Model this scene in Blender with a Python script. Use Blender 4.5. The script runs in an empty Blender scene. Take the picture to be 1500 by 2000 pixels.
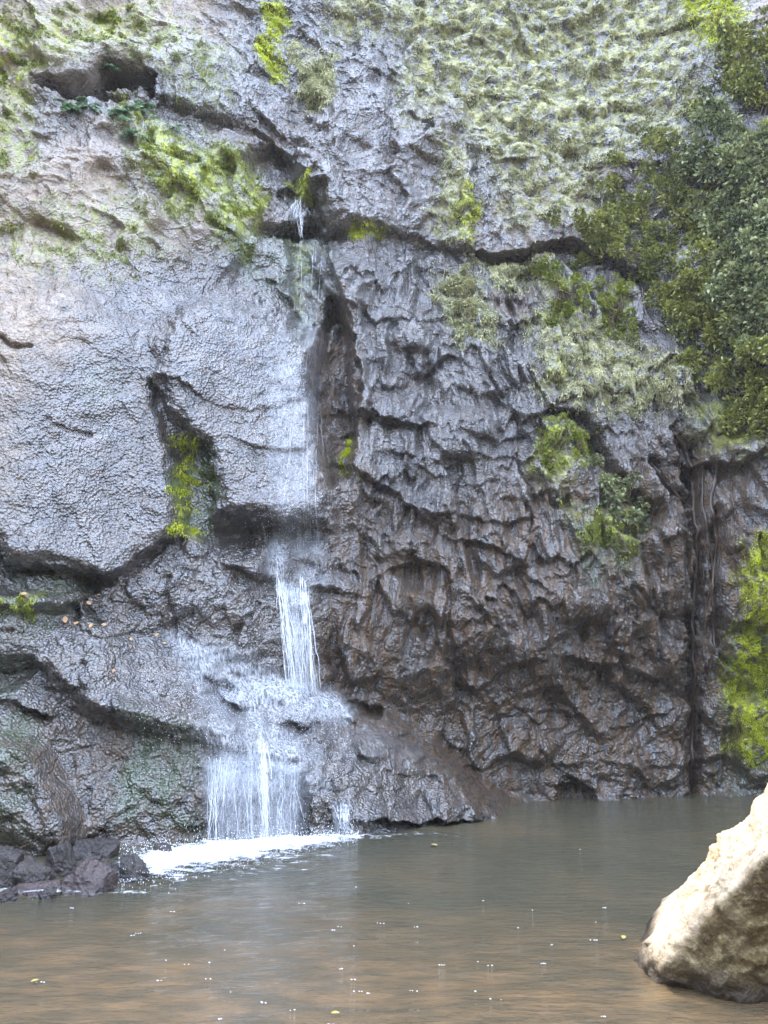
import bpy, math, random
import numpy as np
R = math.radians
C = bpy.context.scene
COL = C.collection
rng = np.random.default_rng(7)
random.seed(7)

# ------------------------------------------------------------------ camera, sky, sun, exposure
CAM_Z, PITCH, F = 2.2, R(10), 1732.05
cam_d = bpy.data.cameras.new('camera'); cam = bpy.data.objects.new('camera', cam_d); COL.objects.link(cam)
cam.location = (0, 0, CAM_Z); cam.rotation_euler = (R(90) + PITCH, 0, 0)
cam_d.sensor_fit = 'VERTICAL'; cam_d.angle = R(60); cam_d.clip_end = 500; cam_d.clip_start = 0.05
C.camera = cam
C.render.resolution_x, C.render.resolution_y = 768, 1024
SUN = np.array([-0.40, 0.36, 0.84]); SUN = SUN / np.linalg.norm(SUN)
w = bpy.data.worlds.new('World'); C.world = w; w.use_nodes = True
wn = w.node_tree; bg = wn.nodes['Background']; sky = wn.nodes.new('ShaderNodeTexSky')
sky.sky_type = 'NISHITA'; sky.sun_disc = False
sky.sun_elevation = math.asin(SUN[2]); sky.sun_rotation = math.atan2(SUN[0], SUN[1])
sky.air_density = 1.0; sky.dust_density = 1.6; sky.ozone_density = 1.2
bg.inputs[1].default_value = 0.15
tc = wn.nodes.new('ShaderNodeTexCoord'); cn = wn.nodes.new('ShaderNodeTexNoise'); cn.inputs['Scale'].default_value = 2.3; cn.inputs['Detail'].default_value = 5
wn.links.new(tc.outputs['Generated'], cn.inputs['Vector'])
sxyz = wn.nodes.new('ShaderNodeSeparateXYZ'); wn.links.new(tc.outputs['Generated'], sxyz.inputs[0])
cm = wn.nodes.new('ShaderNodeMapRange'); cm.inputs[1].default_value = .37; cm.inputs[2].default_value = .52; wn.links.new(cn.outputs[0], cm.inputs[0])
cz = wn.nodes.new('ShaderNodeMapRange'); cz.inputs[1].default_value = .02; cz.inputs[2].default_value = .25; wn.links.new(sxyz.outputs[2], cz.inputs[0])
cx = wn.nodes.new('ShaderNodeMath'); cx.operation = 'MULTIPLY'; wn.links.new(cm.outputs[0], cx.inputs[0]); wn.links.new(cz.outputs[0], cx.inputs[1])
cmix = wn.nodes.new('ShaderNodeMix'); cmix.data_type = 'RGBA'; cmix.inputs[7].default_value = (10.8, 12.8, 17.2, 1)
wn.links.new(cx.outputs[0], cmix.inputs[0]); wn.links.new(sky.outputs[0], cmix.inputs[6]); wn.links.new(cmix.outputs[2], bg.inputs[0])
sd = bpy.data.lights.new('sun', 'SUN'); sd.energy = 2.2; sd.angle = R(0.5); sd.color = (1, .94, .84)
sun = bpy.data.objects.new('sun', sd); COL.objects.link(sun)
from mathutils import Vector
sun.rotation_euler = Vector(SUN).to_track_quat('Z', 'Y').to_euler()
C.view_settings.view_transform = 'Standard'; C.view_settings.look = 'None'
C.view_settings.exposure = 1.95; C.view_settings.gamma = 1
try: C.cycles.use_denoising = True
except Exception: pass
try: C.cycles.transparent_max_bounces = 24
except Exception: pass

# ------------------------------------------------------------------ noise
_perm = np.random.default_rng(3).permutation(256).astype(np.int64); _perm = np.concatenate([_perm, _perm, _perm])
_g2 = np.array([(math.cos(a), math.sin(a)) for a in np.linspace(0, 2*math.pi, 16, endpoint=False)], np.float32)
def fade(t): return t*t*t*(t*(t*6-15)+10)
def perlin(x, y, seed=0):
    x = np.asarray(x, np.float32) + seed*17.31; y = np.asarray(y, np.float32) + seed*9.77
    xi = np.floor(x).astype(np.int64); yi = np.floor(y).astype(np.int64)
    xf = x-xi; yf = y-yi; xi &= 255; yi &= 255
    u, v = fade(xf), fade(yf)
    def g(ix, iy, dx, dy):
        h = _perm[_perm[ix & 255]+(iy & 255)] & 15
        return _g2[h, 0]*dx+_g2[h, 1]*dy
    a = g(xi, yi, xf, yf); b = g(xi+1, yi, xf-1, yf); c = g(xi, yi+1, xf, yf-1); d = g(xi+1, yi+1, xf-1, yf-1)
    return (a+(b-a)*u)+((c+(d-c)*u)-(a+(b-a)*u))*v
def fbm(x, y, o=4, seed=0, gain=.5):
    s = 0; a = 1; n = 0
    for i in range(o):
        s = s+a*perlin(x*2**i, y*2**i, seed+i*3); n += a; a *= gain
    return s/n*1.6
def ridged(x, y, o=4, seed=0):
    s = 0; a = 1; n = 0
    for i in range(o):
        s = s+a*(1-2.2*np.abs(perlin(x*2**i, y*2**i, seed+i*3))); n += a; a *= .5
    return s/n
_g3 = np.random.default_rng(5).normal(size=(64, 3)); _g3 /= np.linalg.norm(_g3, axis=1)[:, None]
def perlin3(p, seed=0):
    p = p+seed*7.13; i = np.floor(p).astype(np.int64); f = p-i; i &= 255; u = fade(f); r = 0
    for a in (0, 1):
        for b in (0, 1):
            for c in (0, 1):
                h = _perm[_perm[_perm[(i[:, 0]+a) & 255]+((i[:, 1]+b) & 255)]+((i[:, 2]+c) & 255)] & 63
                g = _g3[h]; d = g[:, 0]*(f[:, 0]-a)+g[:, 1]*(f[:, 1]-b)+g[:, 2]*(f[:, 2]-c)
                r = r+d*(u[:, 0] if a else 1-u[:, 0])*(u[:, 1] if b else 1-u[:, 1])*(u[:, 2] if c else 1-u[:, 2])
    return r
def fbm3(p, o=4, seed=0, gain=.5):
    s = 0; a = 1
    for k in range(o): s = s+a*perlin3(p*2**k, seed+k); a *= gain
    return s
def facets(x, y, seed=0, sharp=7.0, tilt=1.0):
    """soft-edged tilted plates: chiselled rock"""
    x = x.astype(np.float32); y = y.astype(np.float32)
    xi = np.floor(x).astype(np.int64); yi = np.floor(y).astype(np.int64)
    num = np.zeros_like(x); den = np.zeros_like(x)
    rg = np.random.default_rng(100+seed); tab = rg.random((256, 5)).astype(np.float32)
    for dx in (-1, 0, 1):
        for dy in (-1, 0, 1):
            cx = xi+dx; cy = yi+dy; h = _perm[_perm[cx & 255]+(cy & 255)]
            t = tab[h]; px = x-(cx+t[:, :, 0] if x.ndim == 2 else cx+t[:, 0]); py = y-(cy+t[..., 1])
            wgt = np.exp(-sharp*(px*px+py*py))
            num += wgt*((t[..., 2]-.5)*2*tilt*px+(t[..., 3]-.5)*2*tilt*py+(t[..., 4]-.5)*.8); den += wgt
    return num/(den+1e-12)
def sstep(a, b, x):
    t = np.clip((x-a)/(b-a), 0, 1); return t*t*(3-2*t)

# ------------------------------------------------------------------ picture <-> place
cP, sP = math.cos(PITCH), math.sin(PITCH)
def project(x, y, z):
    dz = z-CAM_Z; dep = y*cP+dz*sP; vv = dz*cP-y*sP
    return 750+F*x/dep, 1000-F*vv/dep
def raydir(u, v):
    a = (np.asarray(u, float)-750)/F; b = -(np.asarray(v, float)-1000)/F
    return np.stack([a, cP-b*sP, sP+b*cP], -1)

# ------------------------------------------------------------------ cliff relief, laid out feature by feature
CU = np.array([-400, 0, 300, 600, 900, 1200, 1350, 1500, 1900.])
CV = np.array([-300, 0, 400, 700, 1000, 1180, 1260, 1400, 1560, 1800.])
CT = np.array([
 [15.4, 16.0, 17.0, 17.9, 18.2, 18.3, 17.8, 16.9, 16.0],
 [13.4, 14.0, 14.9, 16.5, 17.5, 17.7, 16.9, 16.0, 15.0],
 [12.1, 12.65, 13.7, 15.3, 16.6, 16.9, 16.1, 15.1, 14.2],
 [11.65, 12.15, 13.15, 14.5, 15.6, 16.0, 15.5, 14.6, 13.7],
 [11.5, 11.95, 12.9, 13.8, 14.5, 15.0, 15.3, 14.6, 13.8],
 [11.1, 11.7, 12.7, 13.5, 14.4, 14.9, 15.5, 15.0, 14.2],
 [11.1, 11.8, 12.9, 13.6, 14.6, 15.2, 15.8, 15.4, 14.6],
 [11.0, 12.0, 13.0, 13.8, 15.0, 15.6, 16.0, 15.9, 15.4],
 [10.8, 12.2, 13.0, 13.9, 15.1, 15.8, 16.2, 16.2, 16.0],
 [10.8, 12.2, 13.0, 13.9, 15.1, 15.8, 16.2, 16.2, 16.0]])
def coarse(u, v):
    u = np.clip(u, CU[0], CU[-1]); v = np.clip(v, CV[0], CV[-1])
    i = np.clip(np.searchsorted(CU, u)-1, 0, len(CU)-2); j = np.clip(np.searchsorted(CV, v)-1, 0, len(CV)-2)
    a = (u-CU[i])/(CU[i+1]-CU[i]); b = (v-CV[j])/(CV[j+1]-CV[j]); a = a*a*(3-2*a)*.5+a*.5; b = b*b*(3-2*b)*.5+b*.5
    return (CT[j, i]*(1-a)+CT[j, i+1]*a)*(1-b)+(CT[j+1, i]*(1-a)+CT[j+1, i+1]*a)*b
def segdist(u, v, pts):
    d = np.full(u.shape, 1e9, np.float32)
    for (x0, y0), (x1, y1) in zip(pts[:-1], pts[1:]):
        ex, ey = x1-x0, y1-y0; t = np.clip(((u-x0)*ex+(v-y0)*ey)/(ex*ex+ey*ey+1e-9), 0, 1)
        d = np.minimum(d, (u-x0-t*ex)**2+(v-y0-t*ey)**2)
    return np.sqrt(d)
def inside(u, v, pts):
    c = np.zeros(u.shape, bool); n = len(pts)
    for k in range(n):
        (x0, y0), (x1, y1) = pts[k], pts[(k+1) % n]
        if y0 == y1: continue
        c ^= ((y0 > v) != (y1 > v)) & (u < (x1-x0)*(v-y0)/(y1-y0)+x0)
    return c
def polysd(u, v, pts):                       # positive inside
    d = segdist(u, v, list(pts)+[pts[0]]); return np.where(inside(u, v, pts), d, -d)
def poly(u, v, pts, wd):
    return sstep(-wd, wd, polysd(u, v, pts))
def lip(u, v, pts, A, up, B, dn, sharp=5):
    """ledge along a line running left to right: rock above stands out, rock below is undercut"""
    p = np.array(pts, float); vl = np.interp(u, p[:, 0], p[:, 1]); t = vl-v
    end = sstep(-30, 40, u-p[0, 0])*sstep(-30, 40, p[-1, 0]-u)*(1 if B > .17 else np.clip(.55+1.5*perlin(u/75, v/75, int(p[0, 1]) % 50), .05, 1.1))
    hi = A*np.exp(-np.clip(t, 0, None)/up); lo = -B*np.exp(-np.clip(-t, 0, None)/dn)
    k = sstep(-sharp, sharp, t); return end*(hi*k+lo*(1-k))
def rib(u, v, pts, A, lf, B, rt, sharp=5):
    """edge along a line running top to bottom: rock to the left stands out, to the right it is set back (swap signs for the other hand)"""
    p = np.array(pts, float); ul = np.interp(v, p[:, 1], p[:, 0]); t = ul-u
    end = sstep(-30, 40, v-p[0, 1])*sstep(-30, 40, p[-1, 1]-v)
    hi = A*np.exp(-np.clip(t, 0, None)/lf); lo = -B*np.exp(-np.clip(-t, 0, None)/rt)
    k = sstep(-sharp, sharp, t); return end*(hi*k+lo*(1-k))
def crack(u, v, pts, wd, dp):
    return -dp*np.exp(-(segdist(u, v, pts)/wd)**2)
LEDGE = [(-400,1225),(0,1225),(60,1235),(120,1220),(200,1205),(260,1230),(350,1255),(450,1292),(540,1325),(620,1352),(700,1385),(760,1425),(830,1465),(920,1520),(975,1570),(1000,1592),(1000,1800),(-400,1800)]
UNDER = [(-60,1300),(50,1290),(110,1345),(170,1385),(225,1410),(300,1420),(400,1440),(480,1490),(560,1500),(600,1560),(600,1800),(-60,1800)]
def relief(u, v):
    """how far (m) each place stands out towards the pool from the smooth cliff"""
    wu = fbm(u/90, v/90, 3, 21)*15+fbm(u/22, v/22, 3, 31)*8; wv = fbm(u/90, v/90, 3, 41)*15+fbm(u/22, v/22, 3, 51)*8
    u = u+wu; v = v+wv; h = np.zeros(u.shape, np.float32)
    # upper left: brow, dark slot below it, hanging block at its right
    h += .20*poly(u, v, [(-50,60),(60,70),(180,60),(330,80),(430,120),(520,190),(560,250),(440,215),(345,212),(300,150),(215,105),(150,150),(60,150),(-50,150)], 30)
    h -= .85*poly(u-wu*.5, v-wv*.5, [(62,158),(130,166),(186,148),(212,122),(240,146),(305,150),(296,184),(230,196),(170,200),(110,188)], 7)
    h -= .14*poly(u, v, [(290,170),(345,205),(440,215),(500,225),(470,260),(400,290),(330,270),(260,230),(200,195)], 14)
    h += lip(u, v, [(300,205),(345,210),(440,216),(500,240),(560,310)], .16, 60, .12, 40)
    h += lip(u, v, [(330,300),(400,310),(470,318),(500,300)], .12, 40, .15, 20)
    h += lip(u, v, [(-50,345),(60,350),(150,368)], .08, 40, .06, 20)
    # prow between the two upper faces with the spring in its notch
    h += .38*poly(u, v, [(575,260),(640,205),(720,195),(800,205),(870,250),(915,320),(925,400),(925,480),(840,475),(760,462),(690,440),(625,430),(600,360)], 22)
    h += lip(u, v, [(610,452),(690,448),(770,464),(850,478),(935,492)], .1, 80, .13, 14, 4)
    h += lip(u, v, [(925,492),(960,500),(1050,490),(1110,468),(1150,490),(1240,540)], .38, 170, .22, 26, 4)
    h += rib(u, v, [(918,290),(922,380),(925,470),(930,500)], .12, 50, .25, 12, 4)
    h += rib(u, v, [(655,180),(640,240),(580,280),(562,320),(590,400),(625,450)], -.05, 60, -.12, 60)
    h += lip(u, v, [(500,25),(570,30)], .15, 40, .1, 20)
    h += lip(u, v, [(505,76),(550,78),(590,60)], .14, 50, .15, 16, 4)
    h += .16*poly(u, v, [(575,90),(640,100),(650,150),(640,195),(600,190),(570,150)], 16)
    h += lip(u, v, [(1250,32),(1300,48),(1400,38)], .15, 60, .12, 18, 4)
    h += lip(u, v, [(780,60),(960,30),(1100,60)], .08, 60, .05, 30)
    h += lip(u, v, [(700,350),(770,330),(870,350)], .1, 60, .08, 25)
    h += lip(u, v, [(740,140),(830,205),(900,210)], .06, 60, .08, 25)
    h += lip(u, v, [(940,180),(985,205),(1100,190)], .08, 60, .06, 25)
    h += lip(u, v, [(1080,280),(1160,270),(1250,300)], .1, 60, .06, 25)
    h += lip(u, v, [(930,300),(960,310),(1190,320),(1300,330)], .1, 90, .07, 60)
    # the spring block and the notch round it
    h -= .55*poly(u, v, [(485,300),(530,285),(570,320),(600,380),(628,450),(600,470),(500,445),(510,390),(480,340)], 14)
    h += .62*poly(u, v, [(505,398),(540,380),(590,384),(606,420),(600,440),(510,436)], 12)
    # chute and long dark cleft
    h -= .30*poly(u, v, [(565,455),(640,455),(640,560),(640,640),(600,660),(578,650),(570,560)], 14)
    h -= .72*poly(u-wu*.4, v, [(642,585),(660,592),(682,660),(680,760),(694,860),(680,930),(648,955),(630,900),(618,840),(606,760),(626,690),(636,630)], 10)
    h += crack(u, v, [(625,560),(650,620),(680,650)], 8, .1)
    h += rib(u, v, [(640,470),(650,540),(690,640),(700,760),(690,860)], -.1, 30, -.22, 90, 6)
    # rounded block the water slides over, with the green groove at its left
    h += .58*poly(u, v, [(305,660),(350,610),(430,585),(520,600),(590,650),(628,690),(610,760),(625,860),(640,940),(640,1010),(560,1040),(430,1010),(415,930),(400,880),(360,850),(325,790),(300,730)], 34)
    h -= .28*poly(u, v, [(425,1025),(500,1010),(560,1020),(620,1025),(630,1050),(560,1070),(450,1065),(410,1050)], 26)
    h -= .20*poly(u, v, [(292,740),(330,800),(375,850),(412,890),(418,1000),(412,1055),(360,1040),(345,980),(345,900),(322,850),(300,800)], 9)
    h += lip(u, v, [(300,720),(420,790),(520,800),(600,770)], .06, 80, .05, 30)
    h += lip(u, v, [(440,850),(540,880),(620,870)], .08, 60, .08, 30)
    # big smooth slab at the left, its lower crack, the small blocks beneath
    h += .35*poly(u, v, [(-300,560),(-50,640),(120,560),(280,640),(300,760),(335,850),(350,960),(350,1035),(300,1070),(215,1125),(150,1118),(90,1100),(30,1095),(-20,1040),(-300,1000)], 26)
    h += lip(u, v, [(-60,1040),(0,1068),(30,1104),(90,1106),(160,1124),(215,1130),(290,1080),(345,1050)], .14, 90, .34, 22, 4)
    h += lip(u, v, [(140,505),(160,532),(210,515)], .1, 40, .1, 18)
    h += crack(u, v, [(-20,640),(15,665),(35,678),(60,680)], 5, .16)
    h += crack(u, v, [(90,815),(130,840),(180,850)], 4, .06)
    h += .22*poly(u, v, [(50,1112),(110,1108),(165,1130),(172,1170),(140,1190),(70,1190),(48,1150)], 12)
    h += crack(u, v, [(150,1190),(160,1205),(152,1212)], 7, .3)
    h += crack(u, v, [(172,1130),(165,1180),(200,1215)], 6, .14)
    # slab between the falls
    h += .25*poly(u, v, [(210,1120),(320,1065),(430,1085),(540,1085),(620,1150),(620,1340),(480,1300),(350,1250),(210,1210)], 26)
    h += lip(u, v, [(540,1150),(620,1152),(700,1160)], .2, 70, .1, 40)
    h += crack(u, v, [(500,1170),(480,1210),(460,1240)], 5, .1)
    # front ledge with its undercut
    led = poly(u, v, LEDGE, 34)
    h += (led*(.45+.3*sstep(1250, 1600, v))+.75*sstep(-10, 190, polysd(u, v, LEDGE)))*(1-.35*sstep(300, -100, u))
    h -= .50*poly(u, v, UNDER, 30)*(1-.3*sstep(1400, 1640, v))
    h += .5*poly(u, v, [(-50,1440),(60,1450),(120,1540),(150,1600),(160,1700),(-50,1700)], 22)
    h += lip(u, v, [(-60,1350),(40,1372),(100,1400)], .16, 50, .16, 22)
    h += lip(u, v, [(380,1290),(430,1360),(480,1380),(520,1385)], .16, 60, .12, 25)
    h += lip(u, v, [(520,1400),(600,1420),(660,1410),(700,1400)], .16, 50, .14, 25)
    h -= .35*poly(u, v, [(675,1368),(720,1368),(742,1385),(735,1400),(690,1392)], 6)
    h -= .22*poly(u, v, [(400,1330),(460,1335),(465,1375),(420,1380)], 12)
    h += .42*poly(u, v, [(690,1440),(760,1440),(880,1490),(950,1540),(985,1590),(990,1700),(680,1700),(650,1560)], 20)
    h += lip(u, v, [(700,1608),(760,1600),(830,1612),(850,1600),(960,1604)], .22, 50, .18, 16, 4)
    h += rib(u, v, [(845,1520),(830,1560),(850,1610)], -.1, 40, -.14, 40)
    h += .25*poly(u, v, [(850,1500),(900,1500),(930,1560),(940,1600),(860,1600)], 14)
    # right face: ledges, drip columns, undercut lower wall
    h += lip(u, v, [(640,800),(720,812),(800,835),(900,850),(960,862),(1060,842),(1110,815)], .15, 150, .15, 40, 6)
    h += lip(u, v, [(690,905),(760,880),(860,905),(930,885),(1020,905),(1060,880)], .09, 60, .07, 30)
    h += lip(u, v, [(1040,820),(1070,795),(1110,805),(1130,820)], .15, 45, .2, 16, 4)
    h += lip(u, v, [(740,985),(800,1000),(850,1010),(900,1000),(990,1020),(1060,1010)], .10, 70, .08, 40)
    h += lip(u, v, [(620,1150),(700,1152),(740,1120),(800,1100),(900,1110)], .12, 90, .16, 60, 6)
    h += lip(u, v, [(650,900),(720,935),(790,985),(860,1040),(940,1065),(1010,1100),(1070,1160)], .12, 70, .16, 30, 5)
    h += lip(u, v, [(700,1040),(760,1080),(850,1100),(930,1180),(980,1240)], .10, 70, .12, 40, 5)
    h += crack(u, v, [(1210,1130),(1240,1250),(1290,1330),(1335,1380)], 14, .14)+crack(u, v, [(1240,1040),(1275,1120),(1290,1220),(1330,1290)], 16, .18)+crack(u, v, [(1180,1230),(1230,1330)], 10, .12)
    h += lip(u, v, [(860,1300),(930,1352),(960,1330),(1000,1300),(1090,1280),(1160,1302),(1240,1300),(1300,1340),(1350,1345)], .30, 220, .14, 60, 7)
    h += lip(u, v, [(820,640),(870,625),(930,640),(1000,640),(1060,600)], .1, 60, .1, 30)
    h += lip(u, v, [(900,560),(960,590),(1040,590),(1060,560)], .1, 40, .1, 20)
    h += lip(u, v, [(760,730),(830,740),(870,700),(920,720)], .1, 50, .1, 25)
    h += lip(u, v, [(960,1400),(1100,1390),(1200,1420),(1340,1380)], .12, 60, .08, 40)
    h += lip(u, v, [(1060,1500),(1180,1490),(1340,1500)], .12, 60, .02, 40)
    h += rib(u, v, [(1040,680),(1045,760),(1055,900)], .1, 90, .1, 50)
    h += .22*poly(u, v, [(1080,560),(1200,560),(1260,590),(1330,700),(1340,760),(1250,800),(1130,800),(1060,740),(1050,640)], 40)
    # diagonal gully with shrubs and the corner cleft at the right
    h += crack(u, v, [(1120,825),(1160,880),(1195,930),(1240,985),(1270,1010)], 17, .5)
    h += crack(u, v, [(1310,840),(1335,880),(1352,960)], 9, .35)
    h += crack(u, v, [(1270,905),(1300,950),(1340,985)], 8, .3)
    h += crack(u, v, [(1352,870),(1350,1000),(1355,1120),(1345,1260),(1350,1400),(1348,1500),(1350,1600)], 13, .45)
    h += crack(u, v, [(1400,1000),(1395,1100),(1400,1260)], 8, .2)
    h += lip(u, v, [(1330,905),(1400,905),(1440,915),(1480,880)], .3, 60, .2, 40, 5)
    h += lip(u, v, [(1400,1205),(1440,1228),(1520,1225)], .12, 60, .12, 14, 4)
    h -= .45*poly(u, v, [(1088,1534),(1120,1526),(1150,1545),(1152,1600),(1086,1600)], 9)
    h += .3*poly(u, v, [(960,1540),(1060,1520),(1090,1560),(1090,1620),(950,1620)], 20)*0
    return h

def nonuni(a, b, lo, hi, n, k):
    core = np.linspace(a, b, n); st = core[1]-core[0]; L = []; x = a; s = st
    while x > lo: s *= 1+k; x -= s; L.append(x)
    Rr = []; x = b; s = st
    while x < hi: s *= 1+k; x += s; Rr.append(x)
    return np.array(L[::-1]+list(core)+Rr)
QX = nonuni(-8.2, 8.7, -17, 17, 1060, .05); QZ = nonuni(-.35, 17.2, -1.2, 21, 1100, .05); QZ = np.append(QZ[QZ < 19.9], 20.0)
def side(X, Z):
    """the gorge walls bend round beyond both edges of the view, the top rounds back"""
    s = -3.5*np.clip(-X-7.3, 0, None)**1.25-1.0*np.clip(X-9.0, 0, None)**1.3
    s = s*sstep(-1, 0, s*0)+0
    return np.clip(s, -4.5, 0)+np.clip(Z-19.4, 0, None)**1.5
def solve(X, Z, it=14):
    Y = np.full(X.shape, 14.0); 
    for k in range(it):
        u, v = project(X, Y, Z); Yn = coarse(u, v)-relief(u, v); Y = Y+.5*(Yn-Y)
    return Y
gx = np.linspace(QX[0], QX[-1], 340); gz = np.linspace(QZ[0], QZ[-1], 320)
gX, gZ = np.meshgrid(gx, gz); gY = solve(gX, gZ)
for _ in range(3):
    p = np.pad(gY, 1, mode='edge'); gY = (p[:-2, 1:-1]+p[2:, 1:-1]+p[1:-1, :-2]+p[1:-1, 2:]+2*gY)/6
def bil(A, xs, zs, X, Z):
    fx = np.clip(np.interp(X, xs, np.arange(len(xs))), 0, len(xs)-1.001); fz = np.clip(np.interp(Z, zs, np.arange(len(zs))), 0, len(zs)-1.001)
    i = fx.astype(int); j = fz.astype(int); a = fx-i; b = fz-j
    return (A[j, i]*(1-a)+A[j, i+1]*a)*(1-b)+(A[j+1, i]*(1-a)+A[j+1, i+1]*a)*b
X, Z = np.meshgrid(QX, QZ); Y0 = bil(gY, gx, gz, X, Z)
U, V = project(X, Y0, Z)
H = relief(U, V)
# rock grain
right = sstep(560, 760, U)*sstep(440, 560, V)*sstep(1420, 1250, V)
smooth = poly(U, V, [(-400,540),(120,500),(400,560),(640,680),(640,1000),(420,1000),(350,1060),(200,1130),(-400,1080)], 60)
low = sstep(1150, 1350, V)
wx = fbm(X*.8, Z*.8, 3, 61)*.35; wz = fbm(X*.8, Z*.8, 3, 71)*.35
lean = (X+wx*.6+.10*(Z-6)*np.sign(X-1)); iso = 1-.8*right
G = .27*facets((X+wx)*1.1+.3*Z, (Z+wz)*1.0-.25*X, 1, 15, 1.15)*(1-.75*smooth)
G += .11*facets((X+wx)*2.6, (Z+wz)*2.2+.5*X, 2, 16)*(1-.78*smooth)*iso+right*.15*facets(lean*3.0, (Z+wz)*.85+.3*X, 12, 14)
G += .046*facets((X+wx)*6.5, (Z+wz)*5.5, 3, 14)*(1-.6*smooth)*iso+right*.12*facets(lean*7.0, (Z+wz)*1.5, 13, 12)
G += .016*facets((X+wx*2)*15, (Z+wz*2)*13, 4)
G += .07*fbm(X*1.3, Z*1.3, 4, 81)*(1-.4*smooth)
G += (.005+.006*low)*ridged(X*9, Z*9, 3, 91)+.014*fbm(X*8, Z*8, 3, 92)
G += .007*fbm(X*30, Z*26, 2, 95)
lean = (X+wx*.6+.10*(Z-6)*np.sign(X-1))                      # drip columns run down, fanning a little
G += right*(.050*ridged(lean*2.6, Z*.55+wz, 3, 101)+.04*ridged(lean*6, Z*.55, 3, 111)+.014*ridged(lean*15, Z*1.2, 3, 113)+.06*facets(lean*3.4, Z*1.1, 6))
mid = right*sstep(700, 900, V)
G += mid*.05*ridged((X*.5+Z*.9+wx*2)*1.8, (Z*.4-X*.6)*1.2, 3, 121)
G *= (1-.4*poly(U, V, LEDGE, 60))*(1-.3*smooth)
G += .03*np.maximum(0, ridged(X*2.2+wx, Z*2.2+wz, 2, 131)-.55)*-3*(1-.5*smooth)      # fine cracks
strat = (Z*1.7+wz*3+X*.25+fbm(X*.5, Z*.5, 2, 141)*1.4); saw = strat-np.floor(strat)
G += .045*(.5-saw)*sstep(0, .12, saw)*(1-.7*smooth)*(.3+.7*sstep(-.1, .4, fbm(X*.7, Z*.7, 2, 151)))
Y = Y0*0+coarse(U, V)-H-G+side(X, Z)
ph = Z*.95+wz*1.5+perlin(lean*4.2, Z*.35, 161)*.55+perlin(lean*1.3, Z*.5, 162)*.8+.12*perlin(lean*14, Z*.8, 163); fr = ph-np.floor(ph)
G += right*.17*(.5-fr)*sstep(0, .07, fr)*(.35+.65*sstep(-.15, .25, fbm(X*.6, Z*.6, 2, 164)))
Y = Y0*0+coarse(U, V)-H-G+side(X, Z)
foot = sstep(.12, -.1, Z); Y = Y-foot*.12

def mesh_np(name, verts, faces, mat, parent=None, smooth=True, attrs=None, uv=None):
    me = bpy.data.meshes.new(name); verts = np.ascontiguousarray(verts, np.float32); faces = np.ascontiguousarray(faces, np.int32)
    nf, k = faces.shape
    me.vertices.add(len(verts)); me.vertices.foreach_set('co', verts.ravel())
    me.loops.add(nf*k); me.loops.foreach_set('vertex_index', faces.ravel())
    me.polygons.add(nf); me.polygons.foreach_set('loop_start', np.arange(0, nf*k, k, dtype=np.int32)); me.polygons.foreach_set('loop_total', np.full(nf, k, np.int32))
    if smooth: me.polygons.foreach_set('use_smooth', np.ones(nf, bool))
    for an, data in (attrs or {}).items():
        data = np.asarray(data, np.float32)
        if data.ndim == 1:
            a = me.attributes.new(an, 'FLOAT', 'POINT'); a.data.foreach_set('value', data)
        else:
            a = me.attributes.new(an, 'FLOAT_VECTOR', 'POINT'); a.data.foreach_set('vector', data.ravel())
    me.update(calc_edges=True); me.validate()
    me.materials.append(mat); o = bpy.data.objects.new(name, me); COL.objects.link(o)
    if parent: o.parent = parent
    return o
def tag(o, label=None, cat=None, group=None, kind=None):
    if label: o['label'] = label
    if cat: o['category'] = cat
    if group: o['group'] = group
    if kind: o['kind'] = kind
    return o
def empty(name, loc, *a, **k):
    o = bpy.data.objects.new(name, None); COL.objects.link(o); o.location = loc; o.empty_display_size = .2
    if a or k: tag(o, *a, **k)
    return o
def gridfaces(nz, nx, keep=None):
    i = np.arange(nz*nx).reshape(nz, nx); f = np.stack([i[:-1, :-1], i[:-1, 1:], i[1:, 1:], i[1:, :-1]], -1).reshape(-1, 4)
    return f if keep is None else f[keep.ravel()]

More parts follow.
